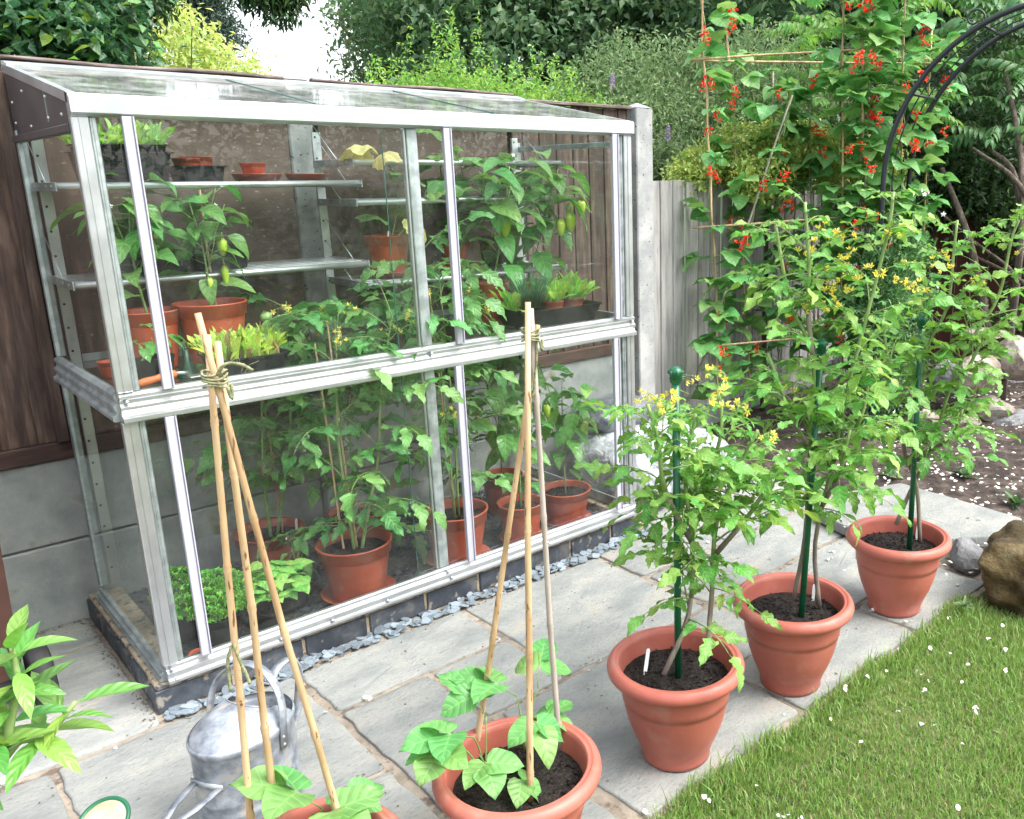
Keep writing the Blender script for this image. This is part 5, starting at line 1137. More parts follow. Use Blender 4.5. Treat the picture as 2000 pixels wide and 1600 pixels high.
# ------------------------------------------------------------------ arch
ar = thing('garden_arch', 'black metal garden arch overgrown with jasmine', 'garden arch', (3.75, -.15, G))
e = P3(.37, -.93, 0); nrm = P3(.98, .2, 0)    # hoop plane direction, depth direction
F0 = P3(3.70, -.06, G)
def hoop(off, r=.011, z0=G, hh=1.50, R_=.80):
    o = F0+nrm*off; P = [o+P3(0, 0, z) for z in np.linspace(0, hh, 6)]+[o+e*(R_-R_*math.cos(a))+P3(0, 0, hh+R_*1.05*math.sin(a)) for a in np.linspace(.08, PI-.08, 30)]+[o+e*2*R_+P3(0, 0, z) for z in np.linspace(hh, 0, 6)]
    mb = MB(); mb.tube(P, r, 8); return mb
for off in (0, .42): hoop(off, .0145).obj('hoop', IRON, ar)
for off in (.14, .28): hoop(off, .004, hh=1.50, R_=.80).obj('thin_hoop', IRON, ar)
mb = MB()
for z in (.2, .75, 1.30): mb.tube([F0+P3(0, 0, z), F0+nrm*.42+P3(0, 0, z)], .008, 6)
for a in (.55, 1.1, 1.6, 2.1):
    c_ = F0+e*(.80-.80*math.cos(a))+P3(0, 0, 1.50+.80*1.05*math.sin(a)); mb.tube([c_, c_+nrm*.42], .008, 6)
mb.obj('crossbar', IRON, ar)
for a in (1.05, 1.45):
    c_ = F0+e*(.80-.80*math.cos(a))+P3(0, 0, 1.50+.80*1.05*math.sin(a)); rad = P3(0, 0, 1)
    P = [c_+e*(.05*math.cos(th)*(1-th/9))+P3(0, 0, .05+.05*math.sin(th)*(1-th/9)) for th in np.linspace(-1.5, 6, 22)]; mb = MB(); mb.tube(P, .005, 6); mb.obj('scroll', IRON, ar)
# ------------------------------------------------------------------ rocks, plastic sack, weeds, petals
def rock(name, c, r, mat, label, cat='rock', group=None, seed=0, sub=3, flat=.7, rough=.28, rz=0, parent=None):
    rg = np.random.default_rng(seed); import bmesh
    bm = bmesh.new(); bmesh.ops.create_icosphere(bm, subdivisions=sub, radius=1)
    pl_ = [(v/np.linalg.norm(v), rg.uniform(.62, .95)) for v in rg.normal(0, 1, (9, 3))]
    ph = rg.random(6)*6
    for v in bm.verts:
        p = np.array(v.co)
        for n_, d_ in pl_:
            k = p @ n_
            if k > d_: p = p-n_*(k-d_)*.92
        k = 1+rough*.25*(math.sin(p[0]*5+ph[0])*math.sin(p[1]*6+ph[1])+.5*math.sin(p[2]*11+ph[2])*math.sin(p[0]*13+ph[3]))+rg.normal(0, .012)
        v.co = (p[0]*r[0]*k, p[1]*r[1]*k, p[2]*r[2]*k)
    me = bpy.data.meshes.new(name); bm.to_mesh(me); bm.free(); me.materials.append(mat)
    me.polygons.foreach_set('use_smooth', [sub > 3]*len(me.polygons))
    o = put(name, me, parent, Matrix.Translation(Vector(c)) @ Matrix.Rotation(rz, 4, 'Z'))
    return tag(o, label, cat, group) if not parent else o
rock('mossy_boulder', (2.60, -1.56, -.02), (.34, .22, .20), MOSSR, 'large brown mossy boulder at the right edge of the lawn', seed=4, sub=5, rz=-.5, rough=.5)
rock('grey_rock', (2.62, -1.20, -.06), (.12, .075, .07), GROCK, 'small dark grey rock between the loose slab and the mossy boulder', seed=9, sub=3, rz=.6)
for i, (px, py, y, r, m, lab) in enumerate([(1905, 730, -.30, (.15, .12, .10), ROCK, 'big pale brown rubble block topping the stone pile'), (1985, 700, -.45, (.14, .12, .10), ROCK, 'rubble block at the right edge on top of the stone pile'),
        (1850, 740, -.15, (.10, .08, .09), GROCK, 'whitish lump left of the big rubble block'), (1935, 800, -.42, (.11, .09, .06), ROCK, 'rubble stone under the big block'), (1985, 830, -.55, (.13, .1, .075), GROCK, 'grey rubble stone low at the right edge'),
        (1890, 830, -.35, (.07, .06, .05), ROCK, 'small stone at the foot of the rubble pile'), (1965, 870, -.62, (.11, .09, .05), GROCK, 'lowest grey stone of the rubble pile'), (1800, 820, -.20, (.08, .06, .05), ROCK, 'stone half hidden behind the farthest tomato'), (1890, 905, -.62, (.05, .04, .03), ROCK, 'lone small stone in front of the rubble pile'),
        (1920, 650, -.2, (.13, .1, .03), ROCK, 'flat stone lying on the rubble pile'), (1940, 760, .1, (.3, .2, .25), GROCK, 'large dark stone at the back of the rubble pile')]):
    rock('rubble_stone', at(px, py, 'y', y), tuple(1.35*c_ for c_ in r), m, lab, 'stone', 'rubble stones piled at the right', seed=20+i, sub=3, rz=i*.7)
# clear plastic compost sack
m, t_, out = newmat('clear_polythene'); _L = t_.links.new
p1 = N(t_, 'ShaderNodeBsdfPrincipled', Roughness=.18); p1.inputs['Base Color'].default_value = (.55, .58, .62, 1); p1.inputs['Specular IOR Level'].default_value = .8
nz = N(t_, 'ShaderNodeTexNoise', Scale=16, Detail=6, Distortion=1.5); tc = N(t_, 'ShaderNodeTexCoord'); _L(tc.outputs['Object'], nz.inputs[0]); bp = N(t_, 'ShaderNodeBump', Strength=1, Distance=.012); _L(nz.outputs[0], bp.inputs['Height']); _L(bp.outputs[0], p1.inputs['Normal'])
tr = N(t_, 'ShaderNodeBsdfTransparent'); mx = N(t_, 'ShaderNodeMixShader'); rm = N(t_, 'ShaderNodeMapRange'); rm.inputs[1].default_value = .35; rm.inputs[2].default_value = .65; rm.inputs[3].default_value = .45; rm.inputs[4].default_value = .95; _L(nz.outputs[0], rm.inputs[0]); _L(rm.outputs[0], mx.inputs[0]); _L(tr.outputs[0], mx.inputs[1]); _L(p1.outputs[0], mx.inputs[2]); _L(mx.outputs[0], out.inputs[0]); POLY = m
def cushion(name, c, r, mat, parent, rz=0, amp=.06, seed=1, e=.55):
    rg = np.random.default_rng(seed); nu, nv = 40, 24; V = []; ph = rg.random(8)*6
    sg = lambda x, p: math.copysign(abs(x)**p, x)
    for i in range(nv+1):
        v = -PI/2+PI*i/nv
        for k in range(nu):
            u = 2*PI*k/nu; x, y, z = sg(math.cos(v), e)*sg(math.cos(u), e), sg(math.cos(v), e)*sg(math.sin(u), e), sg(math.sin(v), .8)
            w_ = 1+amp*(math.sin(3*u+ph[0]+2*v)+math.sin(7*u+ph[1])*math.cos(5*v+ph[2])*.7+.5*math.sin(13*u+9*v+ph[3]))
            V.append((x*r[0]*w_, y*r[1]*w_, z*r[2]*w_))
    Fc = [(i*nu+k, i*nu+(k+1) % nu, (i+1)*nu+(k+1) % nu, (i+1)*nu+k) for i in range(nv) for k in range(nu)]
    mb = MB(); mb.add(V, Fc); return mb.obj(name, mat, parent, Matrix.Translation(Vector(c)) @ Matrix.Rotation(rz, 4, 'Z'))
ps = thing('plastic_sack', 'crumpled clear polythene sack lying beside the greenhouse right end', 'plastic sack', (2.33, .40, G))
cushion('sack_filling', (2.34, .42, .02), (.24, .25, .10), BLACKP, ps, .2, .05, 3)
cushion('polythene', (2.37, .38, .06), (.34, .32, .16), POLY, ps, .2, .08, 5)
t = thing('plastic_sack', 'dark filled sack lying on top of the clear polythene one', 'plastic sack', (2.30, .58, .2)); cushion('sack_body', (2.32, .60, .27), (.24, .15, .07), surf('grey_sack', [(.3, (.07, .08, .1)), (.7, (.16, .17, .19))], 8, .3, 0, .6, 30), t, .1, .07, 8)
# petals: each one on the lawn and slabs, the dense scatter as one mass
def petal():
    mb = MB(); strip(mb, 1, .8, lambda t: math.sin(PI*min(1, t**.8))**.5, 4, random.uniform(.1, .7), random.uniform(-.6, .9), .12); return mb.mesh('petal', PETAL)
PT = [petal() for _ in range(6)]
pt_ = thing('fallen_petals', 'white petals fallen on the lawn and the paving slabs', 'petals', (1.6, -1.5, G))
lawnp = [(1490, 1310), (1535, 1395), (1690, 1320), (1755, 1270), (1800, 1350), (1895, 1300), (1820, 1270), (1850, 1275), (1930, 1250), (1965, 1265), (1880, 1330), (1900, 1385), (1910, 1395), (1800, 1352), (1815, 1333), (1790, 1315), (1730, 1313), (1680, 1450), (1905, 1382), (1805, 1413), (1825, 1415), (1885, 1455), (1965, 1310), (1970, 1372), (1540, 1590), (1560, 1600), (1530, 1598), (1380, 1560), (1875, 1583), (1850, 1205), (1960, 1225), (1620, 1402), (1475, 1535), (1750, 1390), (1650, 1342)]
slabp = [(1150, 1310), (720, 1363), (640, 1390), (1172, 1290), (1290, 1135), (1628, 1075), (1625, 1090), (1650, 1112), (1655, 1025), (1725, 985), (1675, 985), (1670, 997), (1850, 1120), (1868, 1142), (1855, 1132), (1915, 1015), (1985, 1012), (1895, 1010), (1705, 1195), (1820, 958), (1180, 1175), (1240, 1230), (1098, 1310), (1260, 1590), (230, 1460), (211, 1230), (1345, 1110), (1450, 1105), (1590, 1160), (1385, 1060), (1500, 1090), (1780, 1215), (1870, 1090), (1880, 1070)]
for i, (x, y) in enumerate(lawnp+slabp):
    lw = i < len(lawnp); raised = (1600 < x < 2000 and 940 < y < 1060)
    z = G+.030 if lw else (-.030 if raised and x > 1640 else G+.006)
    for k in range(random.choice((1, 1, 2))):
        p = at(x+random.uniform(-8, 8)*k, y+random.uniform(-5, 5)*k, 'z', z); put('petal', random.choice(PT), pt_, leafM(p, random.random()*6.3, random.uniform(-.3, .4), random.uniform(-.5, .5), random.uniform(.010, .019)))
def scatter_mass(n, fx, s, mat, name, parent=None):
    mb = MB()
    for i in range(n):
        x, y, z = fx(); M = leafM((x, y, z), random.random()*6.3, random.uniform(-.4, .4), random.uniform(-.5, .5), random.uniform(*s))
        V = [M @ Vector(v) for v in ((0, 0, 0), (-.4, .45, .12), (.4, .45, .15), (0, 1, .05))]; mb.add(V, [(0, 2, 1), (1, 2, 3)])
    return tag(mb.obj(name, mat, parent), kind='stuff')
def bedpt():
    while True:
        x, y = random.uniform(2.4, 6), random.uniform(-2.2, .3)
        if x > 3.1 or (x > 2.45 and y < -1.12): break
    return x, y, -.06+min(.1, max(0, (x-3)*.06))*(y > -1.5)+random.uniform(0, .012)
o = scatter_mass(2600, bedpt, (.014, .030), PETAL, 'petal_drift'); tag(o, 'dense drift of fallen white petals on the soil at the right', 'petals')
def weed(c, n, r, mat, label, s=(.5, 1)):
    t = thing('weed', label, 'weed', c, 'weeds on the soil bed')
    for i in range(n): 
        mb = MB(); cut_leaf(mb, c, r*random.uniform(*s), r*.35, toothed(3, lanc, .4), 0, (.1, .9)); mb.obj('leaf', mat, t)
for i, (x, y, lab) in enumerate([(1880, 930, 'rosette weed in front of the rubble pile'), (1740, 930, 'low weed beside the farthest stake'), (1985, 985, 'small weed at the right edge behind the loose slab'), (1480, 830, 'feathery weed at the foot of the beans'), (1950, 840, 'weed among the lower rubble stones'), (1885, 1185, 'round leaved weed between the lawn and the boulder')]):
    weed(at(x, y, 'z', -.05), 14, .10 if i < 5 else .05, BUDL if i % 2 else DSHR, lab)
# ------------------------------------------------------------------ runner beans on canes
bc = thing('bean_cane_frame', 'double row of bamboo canes tied with crossbars for the runner beans', 'cane frame', (3.5, .5, -.05))
PN = np.array([.46, .59, 0]); PN = np.array([.608, .794, 0]); FR0 = P3(3.2, .64, 0); FR1 = FR0+P3(.26, .16, 0)
fp = lambda x, y, b=0: onplane(x, y, FR1 if b else FR0, PN)
CN = [('a', 0, (1367, -60), (1408, 815), BAMB), ('b', 0, (1645, -60), (1641, 870), BAMB), ('c', 0, (1690, -80), (1672, 620), BAMB), ('d', 0, (1770, -70), (1752, 640), BAMB),
      ('e', 1, (1417, 42), (1466, 760), BAMB), ('f', 1, (1510, 140), (1522, 740), BAMBG), ('g', 1, (1698, 115), (1690, 560), BAMBG), ('h', 1, (1820, 60), (1800, 640), BAMB), ('i', 0, (1548, 186), (1357, 750), BAMBG), ('j', 0, (1742, 350), (1640, 760), BAMBG), ('k', 1, (1580, 150), (1590, 700), BAMBG)]
CL = {}
for nm, b_, p0, p1, m_ in CN:
    mb = MB(); a, b = fp(*p0, b_), fp(*p1, b_); CL[nm] = (a, b); cane(mb, b, a, .0065, seg=8, wob=.008); mb.obj('cane', m_, bc)
for b_, p0, p1 in ((0, (1350, 118), (1705, 96)), (1, (1354, 119), (1855, 125)), (1, (1680, 112), (1810, 116)), (0, (1352, 445), (1690, 420)), (0, (1370, 677), (1580, 658))):
    mb = MB(); cane(mb, fp(*p0, b_)-PN*.015, fp(*p1, b_)-PN*.015, .006, seg=8); mb.obj('crossbar', BAMB, bc)
mb = MB()
for x, y in ((1370, 118), (1645, 100), (1384, 677), (1378, 443)):
    p = fp(x, y)
    for k in range(3): mb.tube([(p[0]+.014*math.cos(a)+0*k, p[1]+.014*math.sin(a), p[2]+.004*k-.004+.006*math.sin(a)) for a in np.linspace(0, 6.28, 9)], .0016, 4)
mb.obj('twine', TWINE, bc)
RBL = dict(a='leftmost runner bean with sparse scarlet flowers on the first cane', b='runner bean with big leaves on the front cane right of the crossbar tie', c='runner bean on the cane just right of the front tie', d='runner bean climbing beside the left leg of the arch', e='runner bean on the second cane with a flower head on its tip',
           f='runner bean on the grey cane of the back row', g='runner bean hanging from the back row under the crossbar', h='runner bean reaching into the arch', k='runner bean filling the middle of the back row', j='runner bean low behind the tallest tomato', i='runner bean twining up the slanting cane')
dens = dict(a=36, b=50, c=44, d=40, e=38, f=40, g=38, h=30, k=48, j=26, i=16)
fl = {'a': [.06, .15, .24, .33, .45, .78, .86], 'b': [.08, .2, .35, .52, .6, .75], 'c': [.12, .3, .44, .58, .7], 'd': [.22, .34, .42, .5], 'e': [.02, .2, .4, .55, .9], 'f': [.1, .3, .45, .62, .8], 'g': [.1, .25, .5, .7], 'h': [.2, .35], 'k': [.05, .2, .32, .5, .7, .86], 'j': [.3], 'i': [.3, .5]}
for nm in CL:
    a, b = CL[nm]; t = thing('runner_bean', RBL[nm], 'runner bean plant', b, 'runner beans climbing the canes')
    n = 46; Q = [b+(a-b)*i/n+.014*np.array([math.cos(i*.9), math.sin(i*.9), 0]) for i in range(n+1)]; mb = MB(); mb.tube(Q, .0022, 4); mb.obj('stem', TOMS, t)
    az = random.random()*6; cnt = dens[nm]
    for i in range(cnt):
        tt = (i+random.random())/cnt; p = b+(a-b)*tt; az += 2.2+random.uniform(-.5, .5)
        if nm == 'a' and tt > .5 and random.random() < .4: continue
        a2 = az if random.random() < .35 else azof(-PN)+random.uniform(-1.5, 1.5)
        put('leaf', random.choice(BEAN_V), t, leafM(p+RNG.normal(0, .02, 3), a2, random.uniform(-.2, .75), random.uniform(-.4, .4), random.uniform(1.0, 1.5)))
    for f_ in fl[nm]:
        for _ in range(2):
            p = b+(a-b)*(1-f_)+RNG.normal(0, .035, 3)-PN*.15; put('flower', random.choice(BF_V), t, leafM(p, random.random()*6, random.uniform(-.5, .5), random.uniform(-.4, .4), random.uniform(1.05, 1.55)))
# ------------------------------------------------------------------ leaf masses
LV = np.array([(0, 0, 0), (-.5, .45, .12), (0, .5, -.02), (.5, .45, .12), (0, 1, -.12)])
def leafmass(C, size, aspect=.5, up=.3, droop=0, dirs=None):
    """C (n,3) leaf bases -> (n,5,3)"""
    n = len(C); d = RNG.normal(0, 1, (n, 3)) if dirs is None else dirs+RNG.normal(0, .35, (n, 3)); d[:, 2] += -droop; d /= np.linalg.norm(d, axis=1)[:, None]
    nn = RNG.normal(0, 1, (n, 3)); nn[:, 2] = abs(nn[:, 2])+up*3; nn -= d*np.sum(nn*d, 1)[:, None]; nn /= np.linalg.norm(nn, axis=1)[:, None]; sx = np.cross(d, nn)
    S = (RNG.uniform(.6, 1.25, n)*size)[:, None, None]
    return C[:, None, :]+S*(LV[None, :, 0:1]*aspect*2*sx[:, None, :]*.5*2*.5+LV[None, :, 1:2]*d[:, None, :]+LV[None, :, 2:3]*nn[:, None, :])
TRI = [(0, 2, 1), (0, 3, 2), (1, 2, 4), (2, 3, 4)]
UVL = [(.5, 0), (0, .5), (.5, .5), (1, .5), (.5, 1)]
def blobpts(blobs, nclump, k, sig, shell=(.6, 1.0), stretch=None):
    W_ = np.array([b[3]*b[4]*b[5] for b in blobs])**.75; W_ = W_/W_.sum(); out = []
    ch = RNG.choice(len(blobs), nclump, p=W_); d = RNG.normal(0, 1, (nclump, 3)); d /= np.linalg.norm(d, axis=1)[:, None]
    r = RNG.uniform(shell[0]**3, shell[1]**3, nclump)**(1/3.); B = np.array(blobs)
    lump = 1+.14*np.sin(d[:, 0]*7+ch)*np.sin(d[:, 1]*6+ch*2)*np.sin(d[:, 2]*8)
    c = B[ch, :3]+d*B[ch, 3:6]*(r*lump)[:, None]
    P = np.repeat(c, k, 0)+RNG.normal(0, 1, (nclump*k, 3))*sig*np.array([1, 1, .6])
    return P
def bush(name, label, cat, loc, blobs, nclump, k, sig, size, mat, aspect=.5, up=.3, droop=0, group=None, trunk=None, shell=(.55, 1.0), bark=BARK, extra=None, foli='foliage'):
    t = thing(name, label, cat, loc, group); P = blobpts(blobs, nclump, k, sig, shell)
    P = P[P[:, 2] > -.1]
    if extra is not None: P = np.concatenate([P, extra])
    o = put(foli, rawmesh(foli, leafmass(P, size, aspect, up, droop), None, TRI, mat, UVL), t); tag(o, kind='stuff')
    if trunk:
        for line, r0, r1 in trunk:
            mb = MB(); Q = smoothline(line, 4); mb.tube(Q, [r0+(r1-r0)*i/(len(Q)-1) for i in range(len(Q))], 8); mb.obj('trunk' if r0 > .05 else 'branch', bark, t)
    return t
def limbs(base, blobs, r0=.15, spread=.8):
    b = np.array(base, float); top = np.mean([x[:3] for x in blobs], 0); mid_ = b*.45+top*.55; L_ = [([b, b*.7+mid_*.3+RNG.normal(0, .1, 3), mid_, top], r0, r0*.25)]
    for x in blobs: c = np.array(x[:3]); L_.append(([mid_*.6+b*.4, mid_*.5+c*.5+RNG.normal(0, .15, 3), c, c+(c-mid_)*.25], r0*.35, r0*.08))
    return L_
def ray_pt(px, py, dist):
    d = (px-CX)/F*RX + (CY-py)/F*UP + _f; d /= np.linalg.norm(d[:2]); return CAM+d*dist
def bl_(px, py, dist, rx, ry, rz): p = ray_pt(px, py, dist); return (p[0], p[1], p[2], rx, ry, rz)
# big dark tree behind everything: spans the top from px 640 to the right edge
B1 = [bl_(1000, 40, 15, 1.9, 1.9, 1.3), bl_(1200, -100, 15.5, 2.0, 2.0, 1.5), bl_(850, 20, 15, 1.3, 1.3, .9), bl_(1250, 70, 15, 1.7, 1.7, 1.2), bl_(1050, 150, 14.5, 1.9, 1.6, .9), bl_(1350, -40, 16, 1.8, 1.8, 1.6), bl_(1420, 150, 15, 1.5, 1.5, 1.2)]
gb = ray_pt(1080, 300, 15); gb[2] = -.2
bush('dark_tree', 'big dark green tree filling the top centre behind the hedge', 'tree', gb, B1, 2050, 24, .19, .15, BTREE, .55, .2, trunk=limbs(gb, B1, .3), shell=(.35, 1.08))
B2 = [bl_(770, 20, 17, .95, .95, .8), bl_(725, 100, 17, .6, .6, .7), bl_(790, 130, 17, .8, .8, .6), bl_(830, 10, 17, .9, .9, .7), bl_(720, 20, 17, .5, .5, .5)]
gb = ray_pt(780, 300, 17); gb[2] = -.2
bush('pale_tree', 'thinner greyish green tree at the left of the dark tree with sky showing through', 'tree', gb, B2, 480, 15, .16, .13, PTREE, .45, .2, trunk=limbs(gb, B2, .16), shell=(.3, 1.1))
B2 = [bl_(1560, -30, 13, 1.6, 1.6, 1.5), bl_(1750, -60, 12, 1.6, 1.6, 1.5), bl_(1950, -40, 11, 1.5, 1.5, 1.5), bl_(1650, 150, 12, 1.4, 1.3, 1.2), bl_(1850, 170, 11, 1.3, 1.2, 1.2), bl_(2050, 120, 10, 1.3, 1.2, 1.3)]
gb = ray_pt(1800, 300, 12); gb[2] = -.2
bush('dark_tree', 'shadowy tree beyond the arch filling the top right corner', 'tree', gb, B2, 1900, 24, .18, .14, BTREE, .5, .2, trunk=limbs(gb, B2, .22), shell=(.35, 1.05))
# golden tree and conifers at the left
B = [bl_(360, 100, 10, .38, .38, .28), bl_(420, 130, 10, .35, .35, .22), bl_(320, 60, 10, .28, .28, .28), bl_(400, 160, 10, .5, .4, .25)]
gb = ray_pt(370, 200, 10); gb[2] = -.2
bush('golden_tree', 'bright yellow green tree glowing behind the shrub at top left', 'tree', gb, B, 300, 13, .10, .07, GOLD, .5, .3, trunk=[([gb, (gb[0], gb[1], 2.5)], .07, .03)])
B = [bl_(425, 78, 14, .30, .30, .38), bl_(400, 40, 14, .35, .35, .3), bl_(330, 5, 14, .55, .5, .25), bl_(370, -20, 14, .5, .5, .25)]
gb = ray_pt(400, 200, 14); gb[2] = -.2
bush('conifer', 'grey green conifer standing behind the golden tree', 'tree', gb, B, 320, 24, .09, .09, YEWL, .22, .1, trunk=[([gb, (gb[0], gb[1], 4.4)], .08, .03)])
# hanging bough at the top: tree whose crown is above the frame
B = [bl_(500, -70, 8, .30, .3, .16), bl_(540, 10, 8, .10, .10, .14), bl_(560, -20, 8, .12, .12, .13), bl_(495, -10, 8, .12, .12, .06), bl_(250, -20, 8.3, .28, .28, .30), bl_(560, -70, 8, .25, .2, .2)]
gb = ray_pt(230, 250, 8.6); gb[2] = -.2; hb = np.array(B[0][:3])
bush('overhanging_tree', 'tree whose drooping leafy twigs hang into the sky at the top', 'tree', gb, B, 560, 16, .05, .075, DSHR, .32, .1, droop=1.2, trunk=[([gb, (gb[0], gb[1], 2.5), (gb[0]+.1, gb[1], 4.3)], .10, .06), ([(gb[0]+.1, gb[1], 4.2), hb*.5+np.array([gb[0], gb[1], 4.4])*.5, hb], .04, .012)])
# privet hedge with upright shoots
gp = ray_pt(920, 300, 6.5); dirx = np.array([math.cos(YAW), -math.sin(YAW), 0])
HB_ = []
for i in range(13):
    px = 690+i*38; top = 195-60*math.exp(-((px-900)/170)**2)
    p = ray_pt(px, top+30, 6.4+.25*math.sin(i*2)); HB_.append((p[0], p[1], p[2]-.12, .22, .3, .22)); HB_.append((p[0], p[1], p[2]-.45, .24, .3, .30))
ex = []
for i in range(46):
    px = random.uniform(680, 1130); base = ray_pt(px, 210-75*math.exp(-((px-920)/170)**2), random.uniform(6.1, 6.7)); h_ = random.uniform(.12, .34)*(1.1 if 780 < px < 1000 else .8)
    for z in np.arange(0, h_, .018): 
        w_ = .045*(1-z/h_*.6); ex += [base+RNG.normal(0, 1, 3)*np.array([w_, w_, .006])*.5+np.array([.02*z, 0, z]) for _ in range(2)]
bush('privet_hedge', 'light green privet hedge with upright shoots above the fence', 'hedge', (gp[0], gp[1], -.1), HB_, 2400, 14, .05, .036, PRIV, .45, .3, extra=np.array(ex), shell=(.55, 1.08))
# grey-green shrubs, buddleia
HB_ = []
for px, py, d, r in ((1150, 200, 6.6, .28), (1190, 130, 6.8, .13), (1205, 100, 6.8, .10), (1215, 70, 6.8, .05), (1250, 180, 6.6, .28), (1320, 160, 6.8, .32), (1390, 190, 6.8, .35), (1120, 260, 6.3, .3), (1230, 290, 6.3, .35), (1350, 280, 6.4, .35), (1450, 250, 6.8, .4), (1500, 150, 7.2, .4), (1290, 240, 6.3, .25), (1560, 260, 7.0, .45)):
    p = ray_pt(px, py, d); HB_.append((p[0], p[1], p[2], r, r, r*.95))
g0 = ray_pt(1280, 300, 6.5)
bush('grey_green_shrub', 'tall grey green feathery shrubs between the hedge and the beans', 'shrub', (g0[0], g0[1], -.1), HB_, 2200, 14, .07, .048, BUDL, .3, .25, shell=(.35, 1.12), trunk=[([(g0[0], g0[1], -.1), (g0[0], g0[1], 1.2)], .03, .02)])
bd = thing('buddleia', 'buddleia with mauve flower spikes above the grey fence', 'shrub', tuple(list(ray_pt(1300, 300, 5.6)[:2])+[-.1]))
HBd = [bl_(1300, 320, 5.6, .13, .13, .12), bl_(1350, 330, 5.7, .12, .12, .10), bl_(1285, 350, 5.5, .1, .1, .1)]
Pb = blobpts(HBd, 170, 10, .03, (.3, 1.1)); tag(put('foliage', rawmesh('foliage', leafmass(Pb, .06, .22, .2, 0), None, TRI, BUDL, UVL), bd), kind='stuff')
for px, py, d, h_, mt in ((1303, 268, 5.6, .10, PUR), (1195, 165, 6.3, .09, PUR), (1278, 330, 5.5, .08, CAPW), (1420, 395, 5.4, .05, CAPW)):
    p = ray_pt(px, py, d); mb = MB()
    for k in range(170):
        z = random.random(); a = random.random()*6.3; r = .022*(1-z*.75); c = P3(p[0]+r*math.cos(a)+.01*z, p[1]+r*math.sin(a), p[2]+h_*(z-.3)); M = leafM(c, random.random()*6, random.uniform(-.5, 1), 0, .010)
        mb.add([M @ Vector(v) for v in ((0, 0, 0), (-.5, .5, .1), (.5, .5, .1), (0, 1, 0))], [(0, 2, 1), (1, 2, 3)])
    mb.tube([(p[0], p[1], p[2]-h_*.9), (p[0], p[1], p[2]+h_*.5)], .002, 4); mb.obj('flower_spike', mt, bd)
# variegated euonymus just over the grey fence
HB_ = [bl_(1380, 330, 5.35, .18, .14, .13), bl_(1450, 300, 5.4, .2, .16, .16), bl_(1540, 290, 5.5, .22, .18, .18), bl_(1620, 310, 5.6, .22, .18, .18), bl_(1700, 330, 5.8, .2, .18, .18), bl_(1340, 350, 5.2, .12, .1, .08), bl_(1500, 350, 5.3, .3, .12, .12)]
g0 = ray_pt(1500, 350, 5.5)
bush('euonymus', 'yellow and green variegated euonymus peeping over the grey fence', 'shrub', (g0[0], g0[1], -.1), HB_, 1500, 12, .028, .032, EUON, .55, .5, shell=(.8, 1.05), trunk=[([(g0[0], g0[1], -.1), (g0[0], g0[1], 1.5)], .02, .01)])
# hedge of dark shrubs at the right behind the arch
HB_ = [bl_(1620, 380, 6.6, .6, .5, .5), bl_(1760, 330, 7.2, .6, .5, .7), bl_(1880, 260, 7.6, .7, .6, .7), bl_(2000, 240, 7.2, .7, .6, .8), bl_(1850, 420, 7.9, .6, .5, .35), bl_(2020, 420, 7.6, .6, .5, .5), bl_(1700, 230, 7.8, .7, .5, .6), bl_(2080, 560, 6.8, .35, .3, .7), bl_(2000, 640, 6.6, .25, .25, .3)]
g0 = ray_pt(1880, 400, 7.4)
tr_ = [([ray_pt(1930, 660, 5.9), ray_pt(1905, 520, 5.9), ray_pt(1880, 430, 6.0), ray_pt(1840, 330, 6.3)], .035, .015), ([ray_pt(1960, 600, 5.7), ray_pt(1985, 540, 5.7), ray_pt(1900, 470, 6.0), ray_pt(1830, 410, 6.2)], .014, .006), ([ray_pt(2060, 600, 5.6), ray_pt(1980, 540, 5.8), ray_pt(1860, 480, 6.0)], .02, .008), ([ray_pt(2000, 420, 6.0), ray_pt(1975, 330, 6.1), ray_pt(1930, 290, 6.2)], .03, .01), ([ray_pt(2050, 500, 5.6), ray_pt(1990, 360, 5.8), ray_pt(1900, 290, 6.0)], .022, .01)]
bush('dark_shrub', 'dark shrubs with bare twisted branches at the right behind the arch', 'shrub', (g0[0], g0[1], -.1), HB_, 2800, 14, .07, .06, DSHR, .45, .3, trunk=tr_, shell=(.45, 1.05))
# sumac with long feathered leaves over the beans, and a darker one on the right
def sumac(label, base, spots, V_, group):
    t = thing('sumac', label, 'shrub', base, group); stems(t, [[np.array(base, float), np.array(base)+P3(.05, 0, 1.4), np.mean([s_[0] for s_ in spots], 0)]], .03, .012, BARK)
    cc = np.mean([s_[0] for s_ in spots], 0)
    for p, az, pi, sc in spots: put('leaf', random.choice(V_), t, leafM(p, az, pi, random.uniform(-.4, .4), sc))
sp = []
for i in range(58): 
    px, py = random.uniform(1480, 1800), random.uniform(-60, 230); 
    if px < 1500+py*.3: px += 60
    sp.append((ray_pt(px, py, random.uniform(5.8, 6.9)), azof(-VDIR)+random.uniform(-2.2, 2.2), random.uniform(-.1, .7), random.uniform(.6, .9)))
b0 = ray_pt(1640, 300, 6.4); sumac('light green feathery leaved sumac above the runner beans', (b0[0], b0[1], -.1), sp, SUM_V, 'sumacs')
sp = []
for i in range(60): sp.append((ray_pt(random.uniform(1850, 2100), random.uniform(-60, 300), random.uniform(6.1, 7.0)), azof(-VDIR)+random.uniform(-2.2, 2.2), random.uniform(-.3, .6), random.uniform(.6, .9)))
b0 = ray_pt(1990, 400, 5.9); sumac('darker feathery leaved sumac at the top right over the arch', (b0[0], b0[1], -.1), sp, SUMD_V, 'sumacs')
